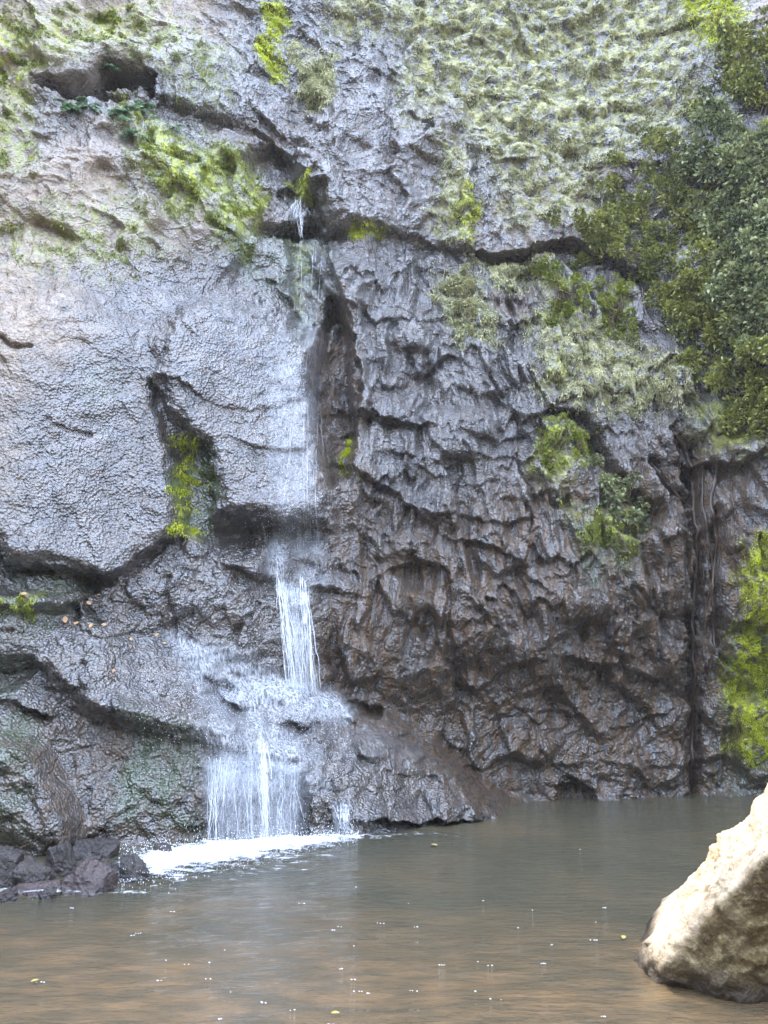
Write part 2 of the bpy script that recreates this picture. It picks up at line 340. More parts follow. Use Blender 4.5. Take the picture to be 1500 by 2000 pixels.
# ------------------------------------------------------------------ materials
class NT:
    def __init__(s, name):
        s.m = bpy.data.materials.new(name); s.m.use_nodes = True; s.t = s.m.node_tree; s.t.nodes.clear()
        s.out = s.n('OutputMaterial')
    def n(s, ty, **k):
        x = s.t.nodes.new('ShaderNode'+ty)
        for a, b in k.items():
            if a.startswith('i_'): x.inputs[int(a[2:])].default_value = b
            else: setattr(x, a, b)
        return x
    def l(s, a, b): s.t.links.new(a, b)
    def attr(s, name): return s.n('Attribute', attribute_name=name)
    def coord(s, scale=(1, 1, 1), rot=(0, 0, 0)):
        c = s.n('TexCoord'); m = s.n('Mapping'); m.inputs['Scale'].default_value = scale; m.inputs['Rotation'].default_value = rot
        s.l(c.outputs['Object'], m.inputs[0]); return m.outputs[0]
    def noise(s, vec, scale, detail=4, rough=.5, dist=0):
        x = s.n('TexNoise'); s.l(vec, x.inputs['Vector']); x.inputs['Scale'].default_value = scale; x.inputs['Detail'].default_value = detail
        x.inputs['Roughness'].default_value = rough; x.inputs['Distortion'].default_value = dist; return x.outputs[0]
    def voro(s, vec, scale, feature='F1'):
        x = s.n('TexVoronoi', feature=feature); s.l(vec, x.inputs['Vector']); x.inputs['Scale'].default_value = scale; return x.outputs['Distance']
    def math(s, op, a, b=0, c=None, clamp=False):
        x = s.n('Math', operation=op, use_clamp=clamp)
        for i, q in enumerate((a, b, c)):
            if q is None: continue
            if isinstance(q, (int, float)): x.inputs[i].default_value = q
            else: s.l(q, x.inputs[i])
        return x.outputs[0]
    def rng(s, a, lo, hi, o0=0, o1=1):
        x = s.n('MapRange'); x.inputs[1].default_value = lo; x.inputs[2].default_value = hi; x.inputs[3].default_value = o0; x.inputs[4].default_value = o1
        s.l(a, x.inputs[0]); return x.outputs[0]
    def mix(s, f, a, b):
        x = s.n('Mix', data_type='RGBA')
        for i, q in ((0, f), (6, a), (7, b)):
            if isinstance(q, tuple): x.inputs[i].default_value = (*q, 1)
            elif isinstance(q, (int, float)): x.inputs[i].default_value = q
            else: s.l(q, x.inputs[i])
        return x.outputs[2]
    def bump(s, h, dist, strength=1, prev=None):
        x = s.n('Bump'); x.inputs['Distance'].default_value = dist; x.inputs['Strength'].default_value = strength; s.l(h, x.inputs['Height'])
        if prev is not None: s.l(prev, x.inputs['Normal'])
        return x.outputs[0]
    def pbr(s, color, rough, spec=.5, normal=None, **k):
        x = s.n('BsdfPrincipled')
        for nm, q in (('Base Color', color), ('Roughness', rough), ('Specular IOR Level', spec)):
            if isinstance(q, tuple): x.inputs[nm].default_value = (*q, 1)
            elif isinstance(q, (int, float)): x.inputs[nm].default_value = q
            else: s.l(q, x.inputs[nm])
        if normal is not None: s.l(normal, x.inputs['Normal'])
        for a, b in k.items(): x.inputs[a.replace('_', ' ')].default_value = b
        return x
    def done(s, sh): s.l(sh.outputs[0] if hasattr(sh, 'outputs') else sh, s.out.inputs[0]); return s.m

def rock_material():
    t = NT('wet_rock'); co = t.coord(); m1 = t.attr('m1'); m2 = t.attr('m2')
    s1 = t.n('SeparateXYZ'); t.l(m1.outputs['Vector'], s1.inputs[0]); s2 = t.n('SeparateXYZ'); t.l(m2.outputs['Vector'], s2.inputs[0])
    big = t.noise(co, .9, 4, .6); fine = t.noise(co, 14, 5, .65); med = t.noise(co, 4, 4, .6)
    col = t.mix(t.rng(big, .38, .62), (.020, .018, .018), (.042, .034, .028))
    col = t.mix(t.rng(med, .42, .68), col, (.075, .054, .038))
    col = t.mix(t.rng(fine, .5, .75, 0, .5), col, (.15, .115, .08))
    # brown ochre drip stains
    br = t.math('MULTIPLY', s1.outputs[2], t.rng(t.noise(t.coord((5, 5, 1.0)), 1.6, 4, .6), .40, .60))
    col = t.mix(br, col, (.092, .050, .019))
    # dry pale rock; hazy glow at upper left brightened into the colour too
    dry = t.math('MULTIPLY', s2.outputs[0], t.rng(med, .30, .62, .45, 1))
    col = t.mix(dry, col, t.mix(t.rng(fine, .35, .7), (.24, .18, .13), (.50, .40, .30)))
    # pale moss film
    mp = t.math('MULTIPLY', s1.outputs[1], t.rng(t.noise(co, 5, 5, .7), .42, .60))
    col = t.mix(mp, col, t.mix(t.rng(fine, .35, .7), (.24, .23, .08), (.52, .49, .24)))
    gr = t.math('MULTIPLY', t.attr('mg').outputs['Fac'], t.rng(t.noise(co, 4.2, 6, .72), .44, .56))
    col = t.mix(gr, col, t.mix(t.rng(fine, .35, .7), (.16, .18, .04), (.36, .38, .13)))
    # bright moss
    mb = t.math('MULTIPLY', s1.outputs[0], t.rng(t.noise(co, 5, 6, .72), .43, .58))
    col = t.mix(mb, col, t.mix(t.rng(t.noise(co, 22, 3), .35, .65), (.20, .22, .012), (.52, .56, .03)))
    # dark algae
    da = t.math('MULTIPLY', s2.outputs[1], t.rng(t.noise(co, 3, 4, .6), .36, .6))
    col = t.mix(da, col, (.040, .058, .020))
    rough = t.rng(t.noise(co, 7, 4, .6), .35, .7, .14, .32)
    mask = t.math('MAXIMUM', t.math('MAXIMUM', mb, gr), mp); mask = t.math('MAXIMUM', mask, t.math('MULTIPLY', br, .45)); mask = t.math('MAXIMUM', mask, t.math('MULTIPLY', dry, .8))
    rough = t.math('ADD', rough, t.math('MULTIPLY', mask, .42), clamp=True)
    spec = t.math('SUBTRACT', 1.0, t.math('MULTIPLY', mask, .8))
    nb = t.bump(t.noise(co, 5, 6, .62), .026)
    warp = t.n('Mix', data_type='VECTOR'); wn_ = t.n('TexNoise'); t.l(co, wn_.inputs['Vector']); wn_.inputs['Scale'].default_value = 1.1; wn_.inputs['Detail'].default_value = 4
    warp.inputs[0].default_value = .35; t.l(co, warp.inputs[4]); t.l(wn_.outputs['Color'], warp.inputs[5])
    fis = t.rng(t.voro(warp.outputs[1], 1.5, 'DISTANCE_TO_EDGE'), 0, .035); fis = t.math('ADD', fis, t.rng(big, .45, .55, .9, 0), clamp=True)
    nb = t.bump(fis, .018, 1, nb)
    drip = t.math('MULTIPLY', t.noise(t.coord((11, 11, 1.0)), 1.7, 5, .62, .2), s2.outputs[2]); nb = t.bump(drip, .035, 1, nb)
    nb = t.bump(t.voro(co, 26), .019, 1, nb)
    nb = t.bump(t.noise(co, 38, 3, .6), .011, 1, nb)
    p = t.pbr(col, rough, spec, nb, Coat_Roughness=.16, Coat_IOR=1.55); t.l(t.math('SUBTRACT', t.rng(t.noise(co, 1.7, 4, .6), .35, .6, .40, 1.0), t.math('MULTIPLY', mask, .85), clamp=True), p.inputs['Coat Weight']); t.l(nb, p.inputs['Coat Normal'])
    return t.done(p)
M = {'rock': rock_material()}

def mask(*polys):
    u = U+fbm(U/60, V/60, 3, 201)*34; v = V+fbm(U/60, V/60, 3, 211)*34; m = np.zeros(U.shape, np.float32)
    for pts, wd, a in polys: m = np.maximum(m, a*poly(u, v, pts, wd))
    return m
P_PALE = [([(790,20),(900,-80),(1300,-80),(1360,60),(1370,200),(1330,250),(1200,300),(1130,330),(960,300),(935,270),(870,200),(800,210)], 50, 1), ([(640,-60),(860,-60),(900,60),(650,60)], 40, .9),
          ([(930,230),(1180,270),(1160,420),(1000,420),(950,300)], 50, .8), ([(870,260),(920,290),(920,470),(850,470)], 26, .8),
          ([(860,540),(940,560),(960,660),(900,670),(870,600)], 30, .8), ([(1050,620),(1180,620),(1340,720),(1330,790),(1180,800),(1060,760)], 40, .8),
          ([(570,90),(655,110),(650,200),(590,190)], 20, .8), ([(1040,900),(1130,920),(1110,960),(1050,950)], 24, .7), ([(940,510),(1080,500),(1060,560),(950,560)], 24, .7)]
P_GREEN = [([(250,230),(440,300),(500,330),(480,420),(330,400),(270,330)], 50, .9), ([(0,430),(250,380),(330,480),(200,520),(0,500)], 60, .7), ([(30,60),(330,30),(430,90),(330,130),(230,90),(60,130)], 40, .8), ([(400,380),(480,360),(500,470),(420,490)], 30, .9), ([(-50,200),(60,180),(60,340),(-50,340)], 40, .8), ([(330,90),(460,110),(430,200),(350,190)], 40, .6)]
P_BRIGHT = [([(505,10),(550,10),(560,70),(520,75)], 12, 1), ([(500,80),(548,84),(550,155),(525,150)], 12, 1), ([(-60,20),(60,60),(50,190),(-60,180)], 36, .7), ([(60,20),(300,10),(250,70),(100,70)], 30, .6),
            ([(250,200),(330,260),(440,330),(420,380),(330,380),(280,300)], 34, .75), ([(470,320),(520,380),(500,440),(480,400)], 16, .8), ([(440,380),(500,400),(480,490),(440,480)], 20, .6),
            ([(565,460),(625,460),(620,540),(590,640),(575,560)], 14, .55), ([(680,445),(750,440),(745,470),(685,470)], 12, .9), ([(900,360),(922,360),(922,480),(900,480)], 12, .7),
            ([(1340,-60),(1460,-60),(1420,120),(1350,40)], 30, 1), ([(1060,520),(1120,540),(1130,620),(1060,610)], 26, .8), ([(1160,560),(1230,560),(1230,650),(1180,640)], 26, .8),
            ([(1080,680),(1120,700),(1100,760),(1075,730)], 14, .7), ([(1055,830),(1090,830),(1090,920),(1060,920)], 18, .9), ([(1110,830),(1150,860),(1150,920),(1115,900)], 18, .9), ([(1120,990),(1240,1000),(1230,1090),(1140,1060)], 30, .6),
            ([(1445,1060),(1600,1060),(1600,1540),(1500,1500),(1430,1460),(1420,1330),(1440,1200)], 22, 1), ([(1400,1290),(1420,1290),(1415,1350),(1400,1340)], 10, .8),
            ([(665,840),(680,850),(690,930),(678,930)], 7, 1), ([(340,850),(370,860),(380,1000),(350,1020)], 16, .6), ([(340,1000),(400,1040),(390,1060),(345,1040)], 14, .8), ([(1330,780),(1420,800),(1500,850),(1440,900),(1360,870)], 30, .5),
            ([(10,1170),(75,1165),(70,1190),(20,1200)], 14, .6), ([(575,360),(600,350),(600,400),(585,400)], 8, .8)]
P_BROWN = [([(760,1040),(1100,900),(1360,860),(1520,900),(1520,1600),(980,1600),(620,1380),(620,1150)], 80, .95), ([(640,1000),(700,940),(900,1040),(900,1150),(640,1160)], 40, .6), ([(560,200),(930,200),(930,480),(600,470)], 50, .35), ([(900,400),(1250,280),(1250,500),(920,500)], 40, .8), ([(400,230),(560,240),(560,330),(420,300)], 26, .7), ([(610,570),(700,600),(710,960),(600,960)], 20, .9), ([(900,580),(1060,560),(1040,640),(900,640)], 20, .8),
           ([(-60,1380),(400,1400),(400,1700),(-60,1700)], 40, .5), ([(1330,900),(1440,900),(1430,1600),(1330,1600)], 20, 1), ([(-50,240),(160,240),(150,360),(-50,360)], 50, .6)]
P_DRY_GLOW = [([(-300,-100),(450,-100),(420,60),(330,90),(130,160),(60,140),(60,300),(250,250),(260,380),(500,420),(240,500),(120,520),(160,640),(30,760),(-300,700)], 90, .9), ([(-300,700),(60,720),(40,1000),(-300,1050)], 60, .35), ([(1430,-80),(1600,-80),(1600,60),(1450,40)], 30, .6)]
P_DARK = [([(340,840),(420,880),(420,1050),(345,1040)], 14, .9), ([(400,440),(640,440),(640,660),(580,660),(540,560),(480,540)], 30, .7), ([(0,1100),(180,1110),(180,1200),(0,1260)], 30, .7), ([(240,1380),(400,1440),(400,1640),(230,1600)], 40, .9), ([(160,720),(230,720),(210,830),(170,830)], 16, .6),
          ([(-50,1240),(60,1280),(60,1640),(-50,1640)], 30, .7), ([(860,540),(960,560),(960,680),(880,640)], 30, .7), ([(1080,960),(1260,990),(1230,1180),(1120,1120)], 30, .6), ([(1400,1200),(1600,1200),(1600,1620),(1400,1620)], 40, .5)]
MGR = mask(*P_GREEN)
MP, MB, MBR, MD, MDK = (mask(*q) for q in (P_PALE, P_BRIGHT, P_BROWN, P_DRY_GLOW, P_DARK))
vis = (U > -300) & (U < 1800)
cv = np.stack([X, Y, Z], -1).reshape(-1, 3)
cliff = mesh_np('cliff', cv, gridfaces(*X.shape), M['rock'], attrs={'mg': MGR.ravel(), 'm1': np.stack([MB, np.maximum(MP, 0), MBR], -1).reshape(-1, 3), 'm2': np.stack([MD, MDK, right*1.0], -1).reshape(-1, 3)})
tag(cliff, kind='structure')

def surfY(x, z): return bil(Y, QX, QZ, x, z)
def hit(u, v, off=0.0):
    """the place on the rock seen at a spot of the photograph"""
    d = raydir(u, v); ts = np.arange(8, 22, .03); sh = d.shape[:-1]; d = d.reshape(-1, 3); outp = np.zeros_like(d)
    for k in range(0, len(d), 4000):
        q = d[k:k+4000]; P = q[:, None, :]*ts[None, :, None]; P[..., 2] += CAM_Z
        b = P[..., 1] >= surfY(P[..., 0], P[..., 2]); j = np.argmax(b, 1); t = ts[j]-.015
        outp[k:k+4000] = q*t[:, None]+np.array([0, 0, CAM_Z])
    outp[:, 1] -= off
    return outp.reshape(*sh, 3)

# ------------------------------------------------------------------ ground, pool bed, hillside behind the viewer
def ground_mat():
    t = NT('muddy_gravel'); co = t.coord(); n = t.noise(co, 1.2, 5, .6); f = t.noise(co, 18, 4, .6)
    col = t.mix(t.rng(n, .35, .65), (.10, .065, .035), (.17, .12, .075)); col = t.mix(t.rng(f, .5, .7, 0, .6), col, (.22, .18, .13))
    return t.done(t.pbr(col, .8, .3, t.bump(f, .03)))
M['ground'] = ground_mat()
a = nonuni(-16, 16, -140, 140, 160, .12); b = nonuni(-2, 18, -140, 120, 110, .12); GX, GY = np.meshgrid(a, b)
GZ = -.55+1.15*sstep(4.6, 1.5, GY+fbm(GX*.3, GX*0+4, 2, 5)*1.2)+.06*fbm(GX*.9, GY*.9, 3, 9)+.25*sstep(1.5, -8, GY)
GZ = GZ+.3*sstep(4.5, 8, -GX)*sstep(13, 9, GY)
g = mesh_np('ground', np.stack([GX, GY, GZ], -1).reshape(-1, 3), gridfaces(*GX.shape), M['ground']); tag(g, kind='structure')
def hill_mat():
    t = NT('wooded_slope'); co = t.coord(); n = t.noise(co, .8, 5, .7)
    col = t.mix(t.rng(n, .35, .65), (.015, .022, .010), (.06, .075, .03)); return t.done(t.pbr(col, .9, .2, t.bump(n, .6)))
M['hill'] = hill_mat()
ta = np.linspace(R(188), R(352), 140); tr = np.linspace(0, 1, 40); TA, TR = np.meshgrid(ta, tr)
rr = 15+TR*9+fbm(TA*6, TR*4, 3, 8)*1.2; hz = .4+14*TR**.8+fbm(TA*8, TR*5, 3, 6)*1.2*TR
h_ = mesh_np('unseen_hillside', np.stack([rr*np.cos(TA), 4+rr*np.sin(TA), hz], -1).reshape(-1, 3), gridfaces(*TA.shape), M['hill']); tag(h_, kind='structure')  # unseen slope added to darken the low reflections on the wet rock

# ------------------------------------------------------------------ pool water
def water_mat():
    t = NT('silty_pool_water'); co = t.coord(); n = t.noise(co, .45, 4, .6, .6); n2 = t.noise(t.coord((1, 2.2, 1)), 2.2, 4, .6)
    sx = t.n('SeparateXYZ'); t.l(co, sx.inputs[0])
    shal = t.math('ADD', t.rng(sx.outputs[1], 9.5, 6.4), t.math('MULTIPLY', t.math('SUBTRACT', n, .5), 1.7), clamp=True)
    deep = t.mix(t.rng(n, .35, .65), (.058, .054, .034), (.082, .068, .040))
    shc = t.mix(t.rng(n2, .40, .62), (.090, .066, .036), (.155, .098, .048))
    col = t.mix(shal, deep, shc)
    r1 = t.noise(t.coord((1.2, 3.2, 1), (0, 0, R(-12))), 3.2, 4, .62, .4); r2 = t.noise(t.coord((1, 2.6, 1), (0, 0, R(10))), 13, 3, .6)
    nb = t.bump(r1, .030); nb = t.bump(r2, .007, 1, nb)
    return t.done(t.pbr(col, .08, .5, nb, IOR=1.33))
M['water'] = water_mat()
wa = np.linspace(-14, 14, 180); wb = np.linspace(2.2, 18, 180); WX, WY = np.meshgrid(wa, wb)
WZ = .012*fbm(WX*1.1, WY*2.2, 3, 44)+.006*fbm(WX*4, WY*7, 2, 48)
wt = mesh_np('pool_water', np.stack([WX, WY, WZ], -1).reshape(-1, 3), gridfaces(*WX.shape), M['water']); tag(wt, kind='structure')

# ------------------------------------------------------------------ rocks
import bmesh
_ico = {}
def ico(n):
    if n not in _ico:
        bm = bmesh.new(); bmesh.ops.create_icosphere(bm, subdivisions=n, radius=1); bm.verts.ensure_lookup_table()
        _ico[n] = (np.array([v.co[:] for v in bm.verts]), np.array([[q.index for q in f.verts] for f in bm.faces])); bm.free()
    return _ico[n]
def hull_rock(center, planes, n=6, pw=16, amp=.05, seed=0, fine=.012, freq=1.8, slab=.0):
    d, f = ico(n); inv = np.zeros(len(d))
    for nn, dist in planes:
        nn = np.array(nn, float); nn /= np.linalg.norm(nn); inv += np.clip(d@nn/dist, 0, None)**pw
    r = inv**(-1/pw); p = d*r[:, None]; q = p+seed*3.7
    off = amp*fbm3(q*freq, 4, seed, .55)+fine*fbm3(q*freq*9, 3, seed+5, .6)-amp*.6*np.abs(perlin3(q*freq*2.2, seed+2))
    return p*(1+off/np.maximum(r, .05))[:, None]+np.array(center), f
def rock_mat(name, c0, c1, c2, rough, spec, bs=1):
    t = NT(name); co = t.coord(); n = t.noise(co, 2.4, 5, .65); f = t.noise(co, 24, 5, .65)
    col = t.mix(t.rng(n, .35, .65), c0, c1); col = t.mix(t.rng(f, .5, .72), col, c2)
    nb = t.bump(t.noise(co, 7, 6, .65), .06*bs); nb = t.bump(t.noise(co, 40, 5, .65), .016*bs, 1, nb)
    return t.done(t.pbr(col, rough, spec, nb))
M['boulder'] = rock_mat('pale_limestone', (.38, .29, .19), (.52, .44, .33), (.30, .20, .11), .85, .25, 1.3)
M['wetstone'] = rock_mat('wet_dark_stone', (.022, .019, .018), (.05, .037, .03), (.075, .055, .045), .30, .6)
M['redstone'] = rock_mat('wet_reddish_stone', (.045, .028, .025), (.075, .048, .042), (.10, .07, .06), .28, .8)

def boulder_mat():
    t = NT('pale_crusted_boulder'); co = t.coord(); g = t.n('NewGeometry')
    n = t.noise(co, 2.2, 6, .65); f = t.noise(co, 20, 6, .7); pit = t.voro(co, 34)
    col = t.mix(t.rng(n, .35, .62), (.46, .33, .19), (.62, .49, .33)); col = t.mix(t.rng(f, .52, .70), col, (.30, .20, .10))
    s = t.n('SeparateXYZ'); t.l(co, s.inputs[0])
    # ochre overhanging side, with its shade darkened into the colour
    at = t.attr('under'); un = t.math('MULTIPLY', at.outputs['Fac'], t.rng(n, .30, .5, .6, 1))
    och_shade = t.mix(t.rng(t.noise(co, 4.5, 5, .65), .38, .62), (.065, .042, .016), (.15, .10, .038)); och_shade = t.mix(t.rng(f, .5, .68), och_shade, (.32, .26, .13))
    col = t.mix(un, col, och_shade)
    wet = t.rng(t.math('ADD', s.outputs[2], t.math('MULTIPLY', n, .2)), .36, .16); col = t.mix(wet, col, (.075, .055, .035))
    nb = t.bump(t.noise(co, 5, 7, .68), .075); nb = t.bump(pit, .009, 1, nb); nb = t.bump(t.noise(co, 42, 4, .7), .012, 1, nb)
    return t.done(t.pbr(col, t.rng(wet, 0, 1, .85, .3), .35, nb))
M['bould'] = boulder_mat()
bc = np.array([3.3, 7.35, .45])
def pl(n, p):
    n = np.array(n, float); n /= np.linalg.norm(n); return (n, float(n@(np.array(p)-bc)))
bplanes = [pl((-.693, .266, .67), (1.91, 7.1, 0)), pl((-.285, -.896, -.342), (2.13, 6.35, .525)), pl((-.94, -.30, -.15), (1.93, 7.0, 0)),
           pl((0, 0, 1), (3, 7, 1.75)), pl((0, 1, .2), (3, 8.3, .5)), pl((1, 0, 0), (4.9, 7, 0)), pl((0, 0, -1), (3, 7, -.6)), pl((.2, -.5, .85), (2.9, 6.25, 1.1))]
bv, bf = hull_rock(bc, bplanes, 7, 16, .20, 3, .036, 1.8)
n1 = np.array([-.693, .266, .67]); n2 = np.array([-.285, -.896, -.342])
e1 = (bv-np.array([1.91, 7.1, 0]))@n1; e2 = (bv-np.array([2.13, 6.35, .525]))@n2
bv = bv*1.0; bv[:, 0] -= .07
und = sstep(-.05, .07, (e2-e1)+.09*fbm3(bv*4, 3, 9))
bo = mesh_np('boulder', bv, bf, M['bould'], attrs={'under': und}); tag(bo, 'large sunlit pale cream boulder with ochre overhanging side at right edge of pool', 'boulder')

def small_rock(u, v, wpx, hpx, seed, mat, label, depth=1.0, sink=.35, tilt=0.0):
    """a stone whose water line is seen at (u, v)"""
    ang = math.atan((v-1000)/F)-PITCH; y = CAM_Z/math.tan(ang); dep = y*cP-CAM_Z*sP; x = (u-750)/F*dep; s = dep/F
    w_, h_ = wpx*s/2*.86, hpx*s*1.0; r = np.random.default_rng(seed)
    pl_ = []
    for k in range(16):
        n = r.normal(size=3); n /= np.linalg.norm(n); e = np.sqrt((n[0]*w_)**2+(n[1]*w_*depth)**2+(n[2]*h_)**2); pl_.append((n, e*r.uniform(.74, .98)))
    pl_ += [((0, 0, 1), h_), ((1, 0, tilt), w_), ((-1, 0, tilt), w_), ((0, -1, .3), w_*depth), ((0, 1, 0), w_*depth), ((0, 0, -1), h_*sink+.05)]
    vv, ff = hull_rock((x, y+w_*depth*.7, 0), pl_, 6, 24, .06*max(1, w_*3), seed, .022*max(1, w_*2), 3.2)
    return tag(mesh_np('rock', vv, ff, mat), label, 'rock', 'stones at the left foot of the falls')
small_rock(158, 1748, 118, 72, 11, M['redstone'], 'reddish brown wet rock with flat top, biggest of the stones at the left shore')
small_rock(258, 1722, 74, 48, 12, M['wetstone'], 'dark pointed wet rock standing in the white foam, alone right of the reddish rock')
small_rock(55, 1735, 84, 62, 13, M['wetstone'], 'glossy dark wet rock left of the flat-topped reddish rock')
small_rock(2, 1730, 60, 80, 14, M['wetstone'], 'dark upright wet rock cut by the left edge of the photo')
small_rock(315, 1676, 46, 24, 15, M['wetstone'], 'small low wet rock behind the foam under the spray')
small_rock(112, 1712, 70, 56, 17, M['wetstone'], 'dark wet rock wedged behind the reddish flat-topped rock')
small_rock(216, 1712, 44, 34, 16, M['wetstone'], 'small wet rock between the reddish rock and the pointed rock')
small_rock(60, 1752, 110, 16, 18, M['redstone'], 'low flat wet rock barely out of the water in front of the stone pile')
small_rock(170, 1680, 130, 30, 19, M['wetstone'], 'long low wet rock under the overhang behind the stone pile')
small_rock(12, 1762, 30, 22, 21, M['wetstone'], 'tiny dark rock in the water at the left edge of the photo')

# ------------------------------------------------------------------ leaves
def leaf_mat(name, c0, c1, rough=.55, trans=.25, spec=.3):
    t = NT(name); at = t.attr('tone'); co = t.coord(); n = t.noise(co, 2.5, 3)
    col = t.mix(t.math('ADD', at.outputs['Fac'], t.math('MULTIPLY', t.math('SUBTRACT', n, .5), .5), clamp=True), c0, c1)
    p = t.pbr(col, rough, spec); tr = t.n('BsdfTranslucent'); t.l(col, tr.inputs[0]); mx = t.n('MixShader'); mx.inputs[0].default_value = trans
    t.l(p.outputs[0], mx.inputs[1]); t.l(tr.outputs[0], mx.inputs[2]); return t.done(mx)
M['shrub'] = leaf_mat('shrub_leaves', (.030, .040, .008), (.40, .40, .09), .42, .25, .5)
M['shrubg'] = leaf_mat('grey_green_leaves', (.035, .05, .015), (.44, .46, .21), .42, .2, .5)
M['fern'] = leaf_mat('fern_leaves', (.08, .14, .05), (.22, .32, .16), .45, .25, .5)
M['bright'] = leaf_mat('lime_leaves', (.11, .14, .02), (.36, .38, .06), .6, .3)
M['palemoss'] = leaf_mat('pale_hanging_moss', (.22, .22, .09), (.58, .55, .30), .7, .25)
M['mossb'] = leaf_mat('yellow_green_moss', (.28, .31, .012), (.60, .64, .03), .8, .15)
M['stem'] = rock_mat('brown_stem', (.06, .04, .022), (.10, .07, .04), (.13, .09, .05), .7, .3, .3)
M['root'] = rock_mat('wet_root', (.035, .022, .014), (.075, .046, .026), (.11, .07, .04), .35, .6, .4)

def leaves(P, D, L, W, droop=.25, seed=0, leaf=True):
    """pointed leaf blades: base P, unit direction D, length L, width W; returns vertices and quads"""
    r = np.random.default_rng(seed); n = len(P); rnd = r.normal(size=(n, 3)); S = np.cross(D, rnd); S /= np.linalg.norm(S, axis=1)[:, None]+1e-9
    N = np.cross(S, D); L = L[:, None]; W = W[:, None]; cup = W*.25
    a = P; b = P+D*L*.45+S*W*.5+N*cup; c = P+D*L-np.array([0, 0, 1])*L*droop; d = P+D*L*.45-S*W*.5+N*cup; 
    v = np.stack([a, b, c, d], 1).reshape(-1, 3); f = np.arange(n*4).reshape(n, 4)
    return v, f
def unit(v): return v/(np.linalg.norm(v, axis=1)[:, None]+1e-9)
AREA = np.outer(np.gradient(QZ), np.gradient(QX))
def pick(mk, n, seed):
    r = np.random.default_rng(seed); wgt = (mk*AREA).ravel(); 
    if wgt.sum() <= 0: return np.zeros((0, 3)), None
    idx = r.choice(len(wgt), n, p=wgt/wgt.sum()); p = cv[idx]+np.stack([r.uniform(-.012, .012, n), -r.uniform(0, .01, n), r.uniform(-.012, .012, n)], 1)
    return p, idx

def moss_tufts(name, pts_list, n, length, width, mat, label, seed, off=.03, patch=6.0, thr=.0, cat='moss', kind='stuff'):
    mk = mask(*pts_list)*sstep(thr-.08, thr+.12, fbm(X*patch, Z*patch, 3, seed)); p, _ = pick(mk, n, seed); r = np.random.default_rng(seed+1)
    D = unit(np.stack([r.normal(0, .5, n), -np.abs(r.normal(.55, .35, n)), -np.abs(r.normal(.7, .5, n))], 1))
    L = length*r.uniform(.5, 1.3, n); v, f = leaves(p, D, L, width*r.uniform(.6, 1.4, n), .3, seed)
    tone = np.clip(.5+.45*fbm(p[:, 0]*3.0, p[:, 2]*3.0, 3, seed+2)*2+r.normal(0, .16, n), 0, 1)
    o = mesh_np(name, v, f, mat, smooth=False, attrs={'tone': np.repeat(tone, 4)}); return tag(o, label, cat, kind=kind)
moss_tufts('hanging_moss', P_PALE[:4], 60000, .055, .018, M['palemoss'], 'pale grey-green shaggy moss hanging over the upper right cliff face', 301, thr=.10, patch=4)
moss_tufts('hanging_moss', P_PALE[4:5]+P_PALE[8:9], 5500, .07, .02, M['palemoss'], 'pale moss below the long horizontal crack in mid cliff', 302, thr=-.05, patch=3)
moss_tufts('hanging_moss', P_PALE[5:6], 13000, .06, .018, M['palemoss'], 'pale moss over the bulging rock left of the green shrubs', 303, thr=.02, patch=5)
moss_tufts('hanging_moss', P_PALE[6:7], 3500, .10, .022, M['palemoss'], 'rounded pale tuft of drooping moss above the spring, left of upper centre', 304, thr=-.3, patch=3)
moss_tufts('bright_moss', P_BRIGHT[:2], 3000, .05, .018, M['mossb'], 'yellow-green moss in a narrow column at the top left of centre', 305, thr=-.3)
moss_tufts('bright_moss', P_BRIGHT[2:7], 12000, .055, .018, M['bright'], 'yellow-green moss and weeds around the dark slot at upper left', 306, thr=.18, patch=4)
moss_tufts('weeds', P_GREEN, 9000, .05, .02, M['bright'], 'scattered small green weeds on the dry upper left rock', 313, thr=.12, patch=3.4, cat='weeds')
moss_tufts('bright_moss', P_BRIGHT[10:11], 5000, .06, .02, M['mossb'], 'lime moss at the top right corner above the shrubs', 307, thr=-.1, patch=3)
moss_tufts('bright_moss', P_BRIGHT[17:19], 24000, .020, .014, M['mossb'], 'vivid lime moss crust on the lower right wall', 308, thr=.0, patch=3)
moss_tufts('bright_moss', P_BRIGHT[19:22], 2500, .04, .014, M['mossb'], 'moss strips in the dark grooves beside the main fall', 309, thr=0)
moss_tufts('bright_moss', [P_BRIGHT[8], P_BRIGHT[9], P_BRIGHT[24]], 1400, .05, .016, M['mossb'], 'small moss cushions on the prow of rock beside the spring', 310, thr=-.1)
moss_tufts('bright_moss', P_BRIGHT[23:24], 500, .05, .016, M['bright'], 'two tiny moss tufts on the blocks at the left edge', 311, thr=-.1)
moss_tufts('bright_moss', P_BRIGHT[14:17], 4500, .05, .018, M['bright'], 'hanging green moss beside the diagonal gully', 312, thr=-.05, patch=3)

def tube(path, rad, sides=6):
    path = np.array(path, float); n = len(path); rad = np.broadcast_to(rad, (n,)); tn = np.gradient(path, axis=0); tn = unit(tn)
    ref = np.array([.3, -.8, .2]); a = unit(np.cross(tn, ref)); b = np.cross(tn, a); th = np.linspace(0, 2*math.pi, sides, endpoint=False)
    v = path[:, None]+rad[:, None, None]*(np.cos(th)[None, :, None]*a[:, None]+np.sin(th)[None, :, None]*b[:, None]); f = []
    for i in range(n-1):
        for k in range(sides): f.append((i*sides+k, i*sides+(k+1) % sides, (i+1)*sides+(k+1) % sides, (i+1)*sides+k))
    return v.reshape(-1, 3), np.array(f)
def join(parts):
    vs, fs, o = [], [], 0
    for v, f in parts: vs.append(v); fs.append(f+o); o += len(v)
    return np.concatenate(vs), np.concatenate(fs)

